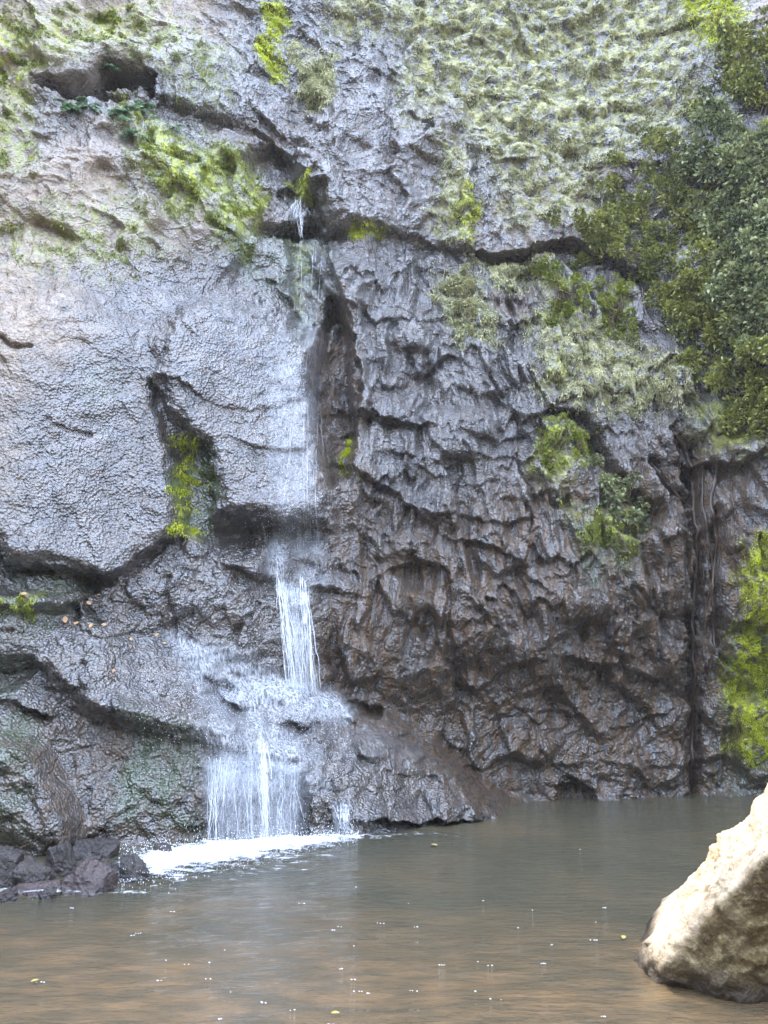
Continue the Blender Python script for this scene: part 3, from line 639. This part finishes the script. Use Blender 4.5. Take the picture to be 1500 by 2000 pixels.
def shrub(polyg, n, clumps, rad, size, mat, label, seed, out=.25, cat='shrub', name='climbing_shrub', group='shrubs climbing the right cliff'):
    """a shrub rooted on the rock: stems that fan out and foliage in clumps"""
    r = np.random.default_rng(seed); mk = mask((polyg, 20, 1)); clumps = int(clumps*1.8); rad = rad*.74; size = size*1.25; c, _ = pick(mk, clumps, seed)
    base = c.mean(0); base[1] = surfY(base[0], base[2])
    root = empty(name, base, label, cat, group)
    c[:, 1] -= r.uniform(.0, out, clumps); crad = rad*r.uniform(.55, 1.25, clumps)
    k = r.choice(clumps, n, p=crad**2/np.sum(crad**2)); d = unit(r.normal(size=(n, 3))*np.array([1, 1, 1])); d[:, 1] = np.where(r.random(n) < .75, -np.abs(d[:, 1]), d[:, 1])
    rr = crad[k]*(r.uniform(.35, 1.0, n)**.5)*(1+.35*perlin3(c[k]*3+d*1.7, seed)); P = c[k]+d*rr[:, None]*np.array([1, .75, 1.0])
    D = unit(d+r.normal(0, .55, (n, 3))+np.array([0, -.25, .1])); L = size*r.uniform(.55, 1.35, n)
    v, f = leaves(P, D, L, L*r.uniform(.38, .6, n), .15, seed+1)
    tone = np.clip(.45+.5*(r.random(clumps)[k]-.5)+r.normal(0, .22, n)+.25*(rr/crad[k]-.7), 0, 1)  # inner leaves toned darker, clump shade put into the leaf colour
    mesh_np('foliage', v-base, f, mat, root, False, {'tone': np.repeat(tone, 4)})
    st = []
    for q in r.choice(clumps, min(clumps, 26), replace=False):
        a = base+np.array([r.normal(0, .05), .02, r.normal(0, .05)-.1]); e = c[q]; ts = np.linspace(0, 1, 7)[:, None]
        pth = a+(e-a)*ts+np.array([0, -.12, -.10])*np.sin(ts*math.pi)+r.normal(0, .015, (7, 3)); pth[:, 1] = np.minimum(pth[:, 1], surfY(pth[:, 0], pth[:, 2])-.01)
        st.append(tube(pth, np.linspace(.011, .004, 7), 5))
    v, f = join(st); mesh_np('stem', v-base, f, M['stem'], root)
    return root
shrub([(1385,90),(1480,80),(1600,60),(1600,330),(1460,330),(1370,260),(1370,160)], 15000, 60, .26, .075, M['shrub'], 'topmost green shrub hanging at the upper right edge, below the lime moss', 401, .5)
shrub([(1380,250),(1600,300),(1600,480),(1470,520),(1360,440),(1320,330)], 17000, 60, .28, .08, M['shrubg'], 'grey-green leafy shrub at the right edge, second from the top', 402, .6)
shrub([(1400,470),(1600,470),(1600,700),(1440,700),(1360,620),(1380,540)], 17000, 55, .28, .08, M['shrubg'], 'pale-leaved bushy shrub at the right edge, level with the middle crack', 403, .6)
shrub([(1180,300),(1300,290),(1370,330),(1400,440),(1330,500),(1230,470),(1170,390)], 11000, 45, .22, .06, M['shrub'], 'dark green shrub over the upper right overhang, left end of the greenery', 404, .4)
shrub([(1090,440),(1180,410),(1290,470),(1330,540),(1260,560),(1200,520),(1110,490)], 7500, 34, .16, .055, M['shrub'], 'low trailing shrub along the end of the horizontal crack', 405, .25)
shrub([(1240,530),(1400,500),(1440,640),(1390,760),(1330,700),(1290,620)], 12000, 44, .22, .065, M['shrub'], 'green shrub left of the pale-leaved one, hanging beside the wet black rock', 406, .4)
shrub([(1400,680),(1600,680),(1600,900),(1480,900),(1410,820),(1370,740)], 10000, 40, .2, .06, M['shrub'], 'lowest shrub at the right edge, above the brown corner cleft', 407, .35)
shrub([(1060,530),(1130,540),(1130,600),(1070,620)], 3200, 22, .1, .05, M['bright'], 'lime-green weed on the ledge below the horizontal crack', 408, .12, group='bright weeds on the bulging rock', name='weed', cat='plant')
shrub([(1160,560),(1225,560),(1230,650),(1180,650)], 3000, 22, .1, .045, M['bright'], 'lime-green weed left of the wet black rock, right one of two', 409, .1, group='bright weeds on the bulging rock', name='weed', cat='plant')
shrub([(870,540),(935,560),(950,640),(900,650)], 2200, 16, .1, .05, M['palemoss'], 'dull green weed under the crack in the middle of the cliff', 410, .08, name='weed', cat='plant', group='bright weeds on the bulging rock')
shrub([(1160,930),(1215,925),(1260,985),(1240,1020),(1190,1010)], 3400, 18, .13, .06, M['shrubg'], 'small dark shrub growing in the diagonal gully', 411, .2)
shrub([(1110,850),(1140,850),(1150,900),(1110,920)], 900, 10, .08, .045, M['bright'], 'small hanging weed at the head of the diagonal gully', 412, .1, name='weed', cat='plant', group='bright weeds on the bulging rock')
shrub([(1060,850),(1085,845),(1085,910),(1062,915)], 900, 10, .08, .045, M['bright'], 'narrow hanging weed on dark rock, left of the diagonal gully', 413, .1, name='weed', cat='plant', group='bright weeds on the bulging rock')

def fern(u, v, fronds, ln, label, seed):
    r = np.random.default_rng(seed); p = hit(np.array([u]), np.array([v]))[0]; root = empty('fern', p, label, 'fern', 'ferns round the dark slot')
    for k in range(fronds):
        az = r.uniform(-1.3, 1.3); el = r.uniform(-.5, .7); d = np.array([math.sin(az)*math.cos(el), -math.cos(az)*math.cos(el)*.8, math.sin(el)]); t = np.linspace(0, 1, 16)[:, None]
        L = ln*r.uniform(.7, 1.15); path = d*t*L+np.array([0, 0, -1])*t**2*L*.45
        sv, sf = tube(path, np.linspace(.005, .0015, 16), 4); q = path[2:]; tn = unit(np.gradient(path, axis=0))[2:]; sd_ = unit(np.cross(tn, np.array([[.1, -.3, 1.]])))
        w_ = np.sin(np.linspace(.35, math.pi*.97, len(q)))*L*.34; vv, ff = [], []
        P2 = np.concatenate([q, q]); D2 = unit(np.concatenate([sd_+tn*.45, -sd_+tn*.45])); a, b = leaves(P2, D2, np.concatenate([w_, w_]), np.concatenate([w_, w_])*.42+.006, .15, seed+k)
        # keep the leaflets of a frond roughly in its plane
        vx, fx = join([(sv, sf), (a, b)])
        mesh_np('frond', vx, fx, M['fern'], root, False, {'tone': np.clip(r.normal(.55, .12)+np.zeros(len(vx)), 0, 1)})
fern(212, 135, 9, .36, 'fern in the notch above the dark slot', 501)
fern(135, 205, 8, .32, 'left one of two ferns on the lower rim of the dark slot', 502)
fern(172, 205, 8, .32, 'broad fern on the lower rim of the dark slot, right of its neighbour', 503)
fern(242, 225, 8, .38, 'fern below the right end of the dark slot', 504)
fern(280, 212, 8, .34, 'upright fern with pale fronds under the overhang, right of the slot', 505)
fern(262, 262, 7, .32, 'lowest fern of the group below the dark slot', 506)
fern(342, 248, 6, .18, 'tiny fern on the brown wet rock right of the others', 507)

bc_ = np.array([2.3, 5.55, 0])+17.5*SUN; r = np.random.default_rng(77)  # bough added out of view to keep sun off the water by the boulder
tr_ = empty('added_shade_tree', (-9.5, 11.5, 15), 'unseen leafy bough added to shade the pool beside the boulder', 'added_shade_tree')
n = 6000; d = unit(r.normal(size=(n, 3)))*(r.random(n)**.4)[:, None]*np.array([1.1, .85, .8]); v, f = leaves(bc_+d, unit(r.normal(size=(n, 3))), r.uniform(.06, .13, n), r.uniform(.03, .06, n), .2, 78)
mesh_np('shade_crown', v-np.array(tr_.location), f, M['shrub'], tr_, False, {'tone': np.repeat(r.random(n), 4)})
t = np.linspace(0, 1, 24)[:, None]; pth = np.array([-9.5, 11.5, 15])*(1-t)+(bc_+np.array([.3, 0, 0]))*t+np.array([0, 0, 1.2])*np.sin(t*math.pi)
mesh_np('shade_trunk', *[a if i else a-np.array(tr_.location) for i, a in enumerate(tube(pth, np.linspace(.16, .02, 24), 8))], M['stem'], tr_)

# ------------------------------------------------------------------ roots, twig, fallen leaves
def root_obj(px, r0, r1, label, seed, name='hanging_root', grp='roots in the right corner cleft', off=.05):
    px = np.array(px, float); t = np.linspace(0, len(px)-1, 40); u = np.interp(t, range(len(px)), px[:, 0]); v = np.interp(t, range(len(px)), px[:, 1])
    p = hit(u, v); r = np.random.default_rng(seed)
    for _ in range(4): p[1:-1] = (p[:-2]+p[1:-1]*2+p[2:])/4
    p[:, 1] = np.minimum(p[:, 1], surfY(p[:, 0], p[:, 2]))-off; p[:, 0] += .02*np.sin(np.linspace(0, 9, 40)+seed); tb = tube(p, np.linspace(r0, r1, 40)*(1+.15*r.normal(size=40)), 8)
    return tag(mesh_np(name, *tb, M['root']), label, 'root', grp)
root_obj([(1352,880),(1350,980),(1362,1090),(1348,1230),(1350,1400),(1346,1530)], .035, .02, 'thickest dark root running down the corner cleft to the pool', 1)
root_obj([(1400,900),(1385,980),(1400,1060),(1385,1150),(1392,1250),(1380,1340)], .03, .012, 'brown root right of the thickest one, beside the lime moss', 2)
root_obj([(1370,910),(1372,1010),(1392,1110),(1372,1200),(1364,1330),(1358,1460)], .02, .01, 'thin root crossing between the two larger ones', 3)
root_obj([(1310,838),(1332,870),(1350,930),(1352,985)], .04, .03, 'short thick branch slanting into the top of the corner cleft', 4)
root_obj([(1272,905),(1298,945),(1330,975),(1350,1000)], .028, .02, 'short dark branch left of the cleft, lower of the slanting pair', 5)
root_obj([(1425,950),(1432,1060),(1440,1200)], .014, .006, 'thin straight root at the edge of the lime moss', 6)
root_obj([(1245,545),(1258,600),(1275,660),(1300,730)], .014, .008, 'thin root beside the wet black rock', 7, grp='roots in the right corner cleft')
tw = [(20,1670),(45,1655),(75,1640),(95,1618),(112,1600)]; root_obj(tw, .010, .004, 'bare thin twig leaning on the left rocks by the pool', 8, 'twig', 'twigs', .25)
def flat_leaf(p, size, rot, tilt, mat, label, name='fallen_leaf', grp='fallen leaves on the ledge'):
    m = 9; t = np.linspace(0, 1, m); wd = np.sin(t*math.pi)**.8*.32*(1-.25*t); vs = []
    for k in range(m): vs += [(t[k]-.5, -wd[k], .08*wd[k]+.05*math.sin(t[k]*3)), (t[k]-.5, 0, .05*math.sin(t[k]*3)), (t[k]-.5, wd[k], .12*wd[k]+.05*math.sin(t[k]*3))]
    vs = np.array(vs)*size; c, s = math.cos(rot), math.sin(rot); vs = np.stack([vs[:, 0]*c-vs[:, 1]*s, vs[:, 0]*s+vs[:, 1]*c, vs[:, 2]], 1)
    c, s = math.cos(tilt), math.sin(tilt); vs = np.stack([vs[:, 0], vs[:, 1]*c-vs[:, 2]*s, vs[:, 1]*s+vs[:, 2]*c], 1); f = gridfaces(m, 3)
    return tag(mesh_np(name, vs+p, f, mat), label, 'leaf', grp)
def plain(name, c, rough=.6, spec=.4):
    t = NT(name); n = t.noise(t.coord(), 60, 3); return t.done(t.pbr(t.mix(n, tuple(x*.7 for x in c), tuple(min(1, x*1.3) for x in c)), rough, spec))
M['tan'] = plain('tan_leaf', (.42, .25, .12)); M['yel'] = plain('yellow_leaf', (.36, .29, .07))
for i, (u, v, s, lab) in enumerate([(50,1160,.11,'leftmost tan leaf, above the mossy tufts at the left edge'),(130,1210,.16,'big pale tan leaf beside the small hole in the ledge'),(150,1218,.12,'tan leaf lying on the right of the big pale one'),(176,1178,.12,'upright tan leaf on the block above the ledge'),(180,1222,.12,'tan leaf at the top corner of the bluish rock'),(205,1220,.10,'small tan leaf right of the bluish rock corner'),(258,1248,.10,'tan leaf half way along the ledge top'),(308,1240,.10,'orange-tan leaf second from the right on the ledge'),(322,1256,.09,'rightmost small tan leaf, where the white water begins'),(224,1310,.08,'small tan leaf stuck on the wet face below the ledge top'),(195,1162,.07,'tiny tan leaf high on the block')]):
    p = hit(np.array([u]), np.array([v]), .05)[0]; flat_leaf(p, s*.75, i*1.9, 1.0+.3*math.sin(i*3), M['tan'], lab)
def on_water(u, v, z=.02):
    d = raydir(u, v); t = (z-CAM_Z)/d[2]; return d*t+np.array([0, 0, CAM_Z])
for i, (u, v, s, lab) in enumerate([(655,1978,.06,'yellow leaf floating at the bottom edge of the photo'),(1218,1830,.07,'yellow-green leaf floating left of the big boulder'),(848,1650,.10,'pale leaf floating below the wet ledge tip'),(68,1915,.06,'yellowish leaf floating on the brown shallows at lower left')]):
    flat_leaf(on_water(u, v, .025), s, i*1.3, .1, M['yel'], lab, grp='leaves floating on the pool')

# ------------------------------------------------------------------ falling water
def white_mat(name, dens, sc=(14, 14, 1.1), lo=.42, hi=.72, soft=None):
    t = NT(name); at = t.attr('flow'); n = t.noise(t.coord(sc), 2.2, 5, .62, .2); n2 = t.noise(t.coord(), 1.6, 3)
    al = t.math('MULTIPLY', at.outputs['Fac'], t.rng(n, lo, hi, .06, 1)); al = t.math('MULTIPLY', al, t.rng(n2, .3, .65, .55, 1.1)); al = t.math('MULTIPLY', al, dens, clamp=True)
    p = t.pbr((.80, .84, .90), .5, .5); tl = t.n('BsdfTranslucent'); tl.inputs[0].default_value = (.8, .85, .9, 1); mx = t.n('MixShader'); mx.inputs[0].default_value = .35
    t.l(p.outputs[0], mx.inputs[1]); t.l(tl.outputs[0], mx.inputs[2]); tr = t.n('BsdfTransparent'); m2 = t.n('MixShader'); t.l(al, m2.inputs[0]); t.l(tr.outputs[0], m2.inputs[1]); t.l(mx.outputs[0], m2.inputs[2])
    return t.done(m2)
M['film'] = white_mat('foaming_water_film', 1.3, (15, 15, 2.2), .36, .72)
M['veil'] = white_mat('falling_water_veil', .95, (30, 30, .5), .36, .75)
M['mist'] = white_mat('drifting_spray', .42, (8, 8, .8), .28, .8)
M['strand'] = plain('white_water', (.80, .84, .9), .35, .5)
fall = empty('waterfall', hit(np.array([560]), np.array([1330]))[0], 'thin white waterfall sliding down the rounded block and fanning over the low ledge', 'waterfall')
fb = np.array(fall.location)
def film(name, blobs, mat, off, seed, minz=0.0):
    """sheet of water clinging to the rock, cut from the rock's own surface and set off it"""
    m = np.zeros(U.shape, np.float32)
    uu = U+fbm(U/50, V/50, 3, seed)*22; vv = V+fbm(U/50, V/50, 3, seed+4)*22
    for kind, pts, wd, a in blobs:
        m = np.maximum(m, a*(poly(uu, vv, pts, wd) if kind == 'p' else np.exp(-(segdist(uu, vv, pts)/wd)**2)))
    m[(Z < minz)] = 0; Ys = Y.copy()
    for _ in range(3):
        p = np.pad(Ys, 1, mode='edge'); Ys = np.minimum((p[:-2, 1:-1]+p[2:, 1:-1]+p[1:-1, :-2]+p[1:-1, 2:])/4, Y+.01)
    k = m > .015; keep = k[:-1, :-1] | k[1:, 1:] | k[:-1, 1:] | k[1:, :-1]; f = gridfaces(*X.shape, keep); used = np.unique(f); re = np.zeros(X.size, int); re[used] = np.arange(len(used))
    v = np.stack([X, Ys-off, Z], -1).reshape(-1, 3)[used]-fb
    return mesh_np(name, v, re[f], mat, fall, attrs={'flow': m.ravel()[used]})
film('water_film', [('p', [(510,710),(560,700),(612,690),(600,740),(560,765)], 50, .5), ('p', [(520,760),(610,740),(635,880),(635,1000),(570,1020),(530,940)], 50, .13),
    ('p', [(430,590),(600,660),(610,760),(500,780),(400,700)], 50, .16),
    ('l', [(577,385),(582,430)], 8, .7), ('p', [(570,470),(640,470),(640,600),(615,690),(580,680),(575,560)], 24, .15),
    ('l', [(540,1078),(535,1110),(548,1140),(575,1150),(600,1160)], 14, 1.0), ('l', [(600,1080),(605,1150)], 30, .45),
    ('p', [(330,1240),(430,1270),(540,1310),(620,1340),(690,1380),(660,1420),(520,1400),(440,1380),(380,1320)], 30, .75), ('l', [(360,1255),(440,1285),(530,1325),(620,1352),(680,1385)], 13, .95),
    ('l', [(440,1290),(470,1340),(500,1390),(515,1440),(530,1500)], 15, .9), ('l', [(380,1320),(420,1380),(440,1440),(430,1500)], 26, .5), ('l', [(600,1375),(650,1382),(670,1410)], 10, .8),
    ('p', [(390,1400),(560,1400),(620,1480),(600,1560),(420,1540)], 36, .6), ('p', [(620,1400),(760,1430),(820,1480),(680,1500)], 40, .15)], M['film'], .028, 601)
def sheet(name, top, bot, mat, seed, bulge=.15, nx=60, nz=70, dist=None, fadeb=.12):
    """free-falling curtain between the lip seen at top and the landing seen at bot"""
    top = np.array(top, float); bot = np.array(bot, float); s = np.linspace(0, 1, nx); a = np.stack([np.interp(s, np.linspace(0, 1, len(top)), top[:, k]) for k in (0, 1)], 1); b = np.stack([np.interp(s, np.linspace(0, 1, len(bot)), bot[:, k]) for k in (0, 1)], 1)
    A = hit(a[:, 0], a[:, 1], .05); B = hit(b[:, 0], b[:, 1], .05) if dist is None else np.array([on_water(q[0], q[1], .0) for q in b])
    for P_ in (A, B):
        for _ in range(8): P_[1:-1] = (P_[:-2]+P_[1:-1]+P_[2:])/3
    B[:, 1] = np.minimum(A[:, 1]-.05, B[:, 1]) if dist is None else B[:, 1]
    t = np.linspace(0, 1, nz)[:, None, None]; path = A[None]*(1-t)+B[None]*t
    yt = A[None, :, 1]+(B[None, :, 1]-A[None, :, 1])*np.sqrt(t[..., 0])          # a thrown curve: outwards first, then straight down
    path[..., 1] = yt-bulge*.1*np.sin(t[..., 0]*math.pi)+.03*fbm(path[..., 0]*5, path[..., 2]*.6, 3, seed); path[..., 1] = np.minimum(path[..., 1], surfY(path[..., 0], path[..., 2])-.03)
    ed = sstep(0, .16, s)*sstep(1, .84, s); fl = (ed*(.55+.45*sstep(-.25, .4, fbm(s*9, s*0+seed, 2, seed))))[None]*sstep(0, .05, t[..., 0])*(1-.3*t[..., 0])
    return mesh_np(name, path.reshape(-1, 3)-fb, gridfaces(nz, nx), mat, fall, attrs={'flow': fl.ravel()})
sheet('curtain', [(538,1140),(560,1148),(585,1150),(608,1158)], [(562,1340),(585,1348),(605,1352),(630,1356)], M['veil'], 11)
sheet('curtain', [(545,1120),(600,1150)], [(570,1346),(618,1356)], M['veil'], 12, .3)
sheet('curtain', [(395,1470),(450,1480),(520,1480),(610,1500)], [(395,1648),(450,1645),(530,1640),(610,1638)], M['veil'], 13, dist=1)
sheet('curtain', [(420,1460),(500,1470),(600,1490)], [(410,1652),(500,1648),(590,1642)], M['veil'], 14, dist=1)
sheet('curtain', [(645,1560),(690,1570)], [(650,1636),(688,1632)], M['veil'], 15, dist=1)
sheet('curtain', [(520,745),(560,750),(625,760)], [(530,1078),(570,1080),(640,1085)], M['mist'], 16)
def strands(name, top, bot, n, r0, seed, water=False, jit=5, brk=.5):
    r = np.random.default_rng(seed); parts = []
    for k in range(n):
        s = r.random(); a = np.array(top[0])*(1-s)+np.array(top[1])*s+r.normal(0, jit*.5, 2); s2 = np.clip(s+r.normal(0, .06), 0, 1); b = np.array(bot[0])*(1-s2)+np.array(bot[1])*s2+r.normal(0, jit, 2)*np.array([1, .3])
        A = hit(np.array([a[0]]), np.array([a[1]]), .06)[0]; B = on_water(b[0], b[1], 0.) if water else hit(np.array([b[0]]), np.array([b[1]]), .05)[0]
        if not water: B[1] = min(A[1]-.06, B[1])
        t0 = r.uniform(0, brk) if r.random() < .6 else 0; t1 = r.uniform(t0+.2, 1.0) if r.random() < .6 else 1; t = np.linspace(t0, max(t1, t0+.1), 22); p = A[None]*(1-t[:, None])+B[None]*t[:, None]
        p[:, 1] = A[1]+(B[1]-A[1])*np.sqrt(t)+r.normal(0, .02); p[:, 0] += .010*np.cumsum(r.normal(0, .5, 22)); p[:, 1] = np.minimum(p[:, 1], surfY(p[:, 0], p[:, 2])-.02)
        rad = r0*r.uniform(.4, 1.3)*np.sin(np.linspace(.12, math.pi-.12, 22))**.5*(1+.3*r.normal(size=22)); parts.append(tube(p, np.abs(rad), 5))
    v, f = join(parts); return mesh_np(name, v-fb, f, M['strand'], fall)
strands('stream', [(536,1100),(560,1150)], [(560,1340),(590,1345)], 26, .005, 21)
strands('stream', [(585,1120),(604,1150)], [(600,1340),(622,1350)], 20, .006, 22)
strands('stream', [(548,1150),(606,1150)], [(565,1345),(622,1355)], 34, .0020, 23)
strands('stream', [(512,1440),(522,1460)], [(518,1640),(528,1640)], 14, .008, 24, True)
strands('stream', [(400,1470),(600,1490)], [(400,1648),(600,1640)], 64, .0018, 25, True)
strands('stream', [(418,1480),(425,1485)], [(414,1645),(420,1648)], 6, .005, 26, True)
strands('stream', [(650,1560),(685,1575)], [(655,1636),(688,1634)], 14, .004, 27, True)
strands('stream', [(562,770),(625,775)], [(548,1076),(636,1085)], 16, .0013, 29)
strands('stream', [(585,475),(635,490)], [(585,650),(620,680)], 6, .0012, 31)
strands('stream', [(572,388),(590,392)], [(568,470),(592,470)], 22, .0032, 28)
def drops(name, P, rad, seed, mat, parent=None, org=(0, 0, 0)):
    d, f = ico(1); n = len(P); v = P[:, None]+d[None]*rad[:, None, None]*np.array([1, 1, 1.4]); ff = f[None]+(np.arange(n)*len(d))[:, None, None]
    return mesh_np(name, v.reshape(-1, 3)-np.array(org), ff.reshape(-1, 3), mat, parent)
r = np.random.default_rng(9); n = 5200
u_ = r.uniform(230, 700, n); t_ = np.interp(u_, [230, 700], [1700, 1637]); P = np.array([on_water(a, b, 0) for a, b in zip(u_, t_+r.normal(0, 13, n)*np.interp(u_, [230, 450, 700], [1.6, 1, .3]))])
P[:, 2] = np.abs(r.exponential(.055, n)); drops('splash', P, r.uniform(.002, .006, n), 1, M['strand'], fall, fb)
n = 2600; u_ = r.normal(575, 55, n); v_ = r.uniform(720, 1340, n); k = (u_ > 350) & (u_ < 700); P = hit(u_[k], v_[k]); P[:, 1] -= r.exponential(.18, len(P)); drops('spray', P, r.uniform(.0015, .004, len(P)), 2, M['strand'], fall, fb)
n = 2600; u_ = r.uniform(280, 690, n); v_ = np.interp(u_, [280, 690], [1290, 1400])+r.exponential(90, n); k = v_ < 1640; P = hit(u_[k], v_[k]); P[:, 1] -= r.exponential(.15, len(P)); drops('spray', P, r.uniform(.0015, .0045, len(P)), 3, M['strand'], fall, fb)

small_rock(292, 1712, 22, 14, 22, M['wetstone'], 'tiny wet stone in the foam right of the pointed rock')
small_rock(92, 1756, 30, 20, 23, M['wetstone'], 'small dark wet stone at the water line in front of the flat-topped rock')
small_rock(196, 1738, 26, 18, 24, M['wetstone'], 'small wet stone leaning on the right side of the reddish rock')
# ------------------------------------------------------------------ foam and flecks on the pool
def foam_mat():
    t = NT('white_foam'); at = t.attr('flow'); co = t.coord(); n = t.noise(co, 16, 5, .7); n1 = t.noise(t.coord((1, 2.4, 1)), 4, 4, .6)
    al = t.math('ADD', at.outputs['Fac'], t.math('MULTIPLY', t.math('SUBTRACT', n, .55), 1.1)); al = t.math('ADD', al, t.math('MULTIPLY', t.math('SUBTRACT', n1, .5), 1.7)); al = t.rng(al, .25, .75)
    al = t.math('MULTIPLY', al, t.rng(at.outputs['Fac'], .02, .2), clamp=True)
    p = t.pbr((.86, .88, .9), .7, .4, t.bump(n, .05)); tr = t.n('BsdfTransparent'); m2 = t.n('MixShader'); t.l(al, m2.inputs[0]); t.l(tr.outputs[0], m2.inputs[1]); t.l(p.outputs[0], m2.inputs[2]); return t.done(m2)
M['foam'] = foam_mat()
fx = np.linspace(-6.2, 1.4, 300); fy = np.linspace(8.6, 14.2, 220); FX, FY = np.meshgrid(fx, fy); FU, FV = project(FX, FY, FX*0)
fu = FU+fbm(FX*2, FY*2, 3, 5)*16; fv = FV+fbm(FX*2, FY*2, 3, 15)*8
cl = np.interp(fu, [190, 300, 450, 600, 720, 900], [1712, 1692, 1668, 1650, 1640, 1632]); wdt = np.interp(fu, [190, 300, 400, 560, 720, 900], [14, 26, 26, 15, 6, 4])
st_ = np.interp(fu, [170, 250, 320, 560, 680, 760, 1000], [0, .5, 1.0, 1.0, .6, .3, .05]); fo = st_*np.exp(-((fv-cl)/wdt)**2)
fo = np.maximum(fo, .38*np.exp(-(np.clip(fv-cl, 0, None)/55)**2)*sstep(180, 330, fu)*sstep(760, 560, fu)*(fv > cl-4))
fo = np.maximum(fo, .34*np.exp(-((fv-1748)/12)**2)*sstep(-40, 20, fu)*sstep(330, 240, fu))
FZ = .03+fo*.05*(1+fbm(FX*6, FY*6, 3, 25)); keep = (fo[:-1, :-1] > .015)
f = gridfaces(*FX.shape, keep); used = np.unique(f); re = np.zeros(FX.size, int); re[used] = np.arange(len(used))
tag(mesh_np('foam', np.stack([FX, FY, FZ], -1).reshape(-1, 3)[used], re[f], M['foam'], attrs={'flow': fo.ravel()[used]}), 'bright white foam spreading on the pool where the falls land', 'foam', kind='stuff')
r = np.random.default_rng(33); parts = []
dd, df = ico(1)
for k in range(48):
    u, v = (r.uniform(250, 1250), r.uniform(1760, 2030)) if k < 36 else (r.uniform(50, 1250), r.uniform(1650, 1990))
    p = on_water(u, v, .012); m = r.integers(1, 4)*1; ln = r.uniform(.008, .03)
    for q in range(m):
        o = np.array([ln*(q-m/2)+r.normal(0, .004), r.normal(0, .004), 0]); rad = r.uniform(.003, .0075)
        parts.append((dd*rad*np.array([1.3, 1.1, .6])+p+o, df))
v, f = join(parts); tag(mesh_np('foam_flecks', v, f, M['strand']), 'tiny white bubbles drifting on the brown pool', 'bubbles', kind='stuff')

# ------------------------------------------------------------------ spray-laden air in the gorge
hz_m = bpy.data.materials.new('spray_air'); hz_m.use_nodes = True; ht = hz_m.node_tree; ht.nodes.clear()
ho = ht.nodes.new('ShaderNodeOutputMaterial'); hv = ht.nodes.new('ShaderNodeVolumePrincipled'); hv.inputs['Color'].default_value = (.92, .95, 1, 1); hv.inputs['Density'].default_value = .0007
ht.links.new(hv.outputs[0], ho.inputs['Volume'])
x0, x1, y0_, y1, z0, z1 = -150, 150, -150, 135, -2.5, 27
hvs = np.array([(x, y, z) for z in (z0, z1) for y in (y0_, y1) for x in (x0, x1)], float)
hzo = mesh_np('haze', hvs, np.array([(0, 2, 3, 1), (4, 5, 7, 6), (0, 1, 5, 4), (2, 6, 7, 3), (0, 4, 6, 2), (1, 3, 7, 5)]), hz_m, smooth=False); tag(hzo, kind='stuff')
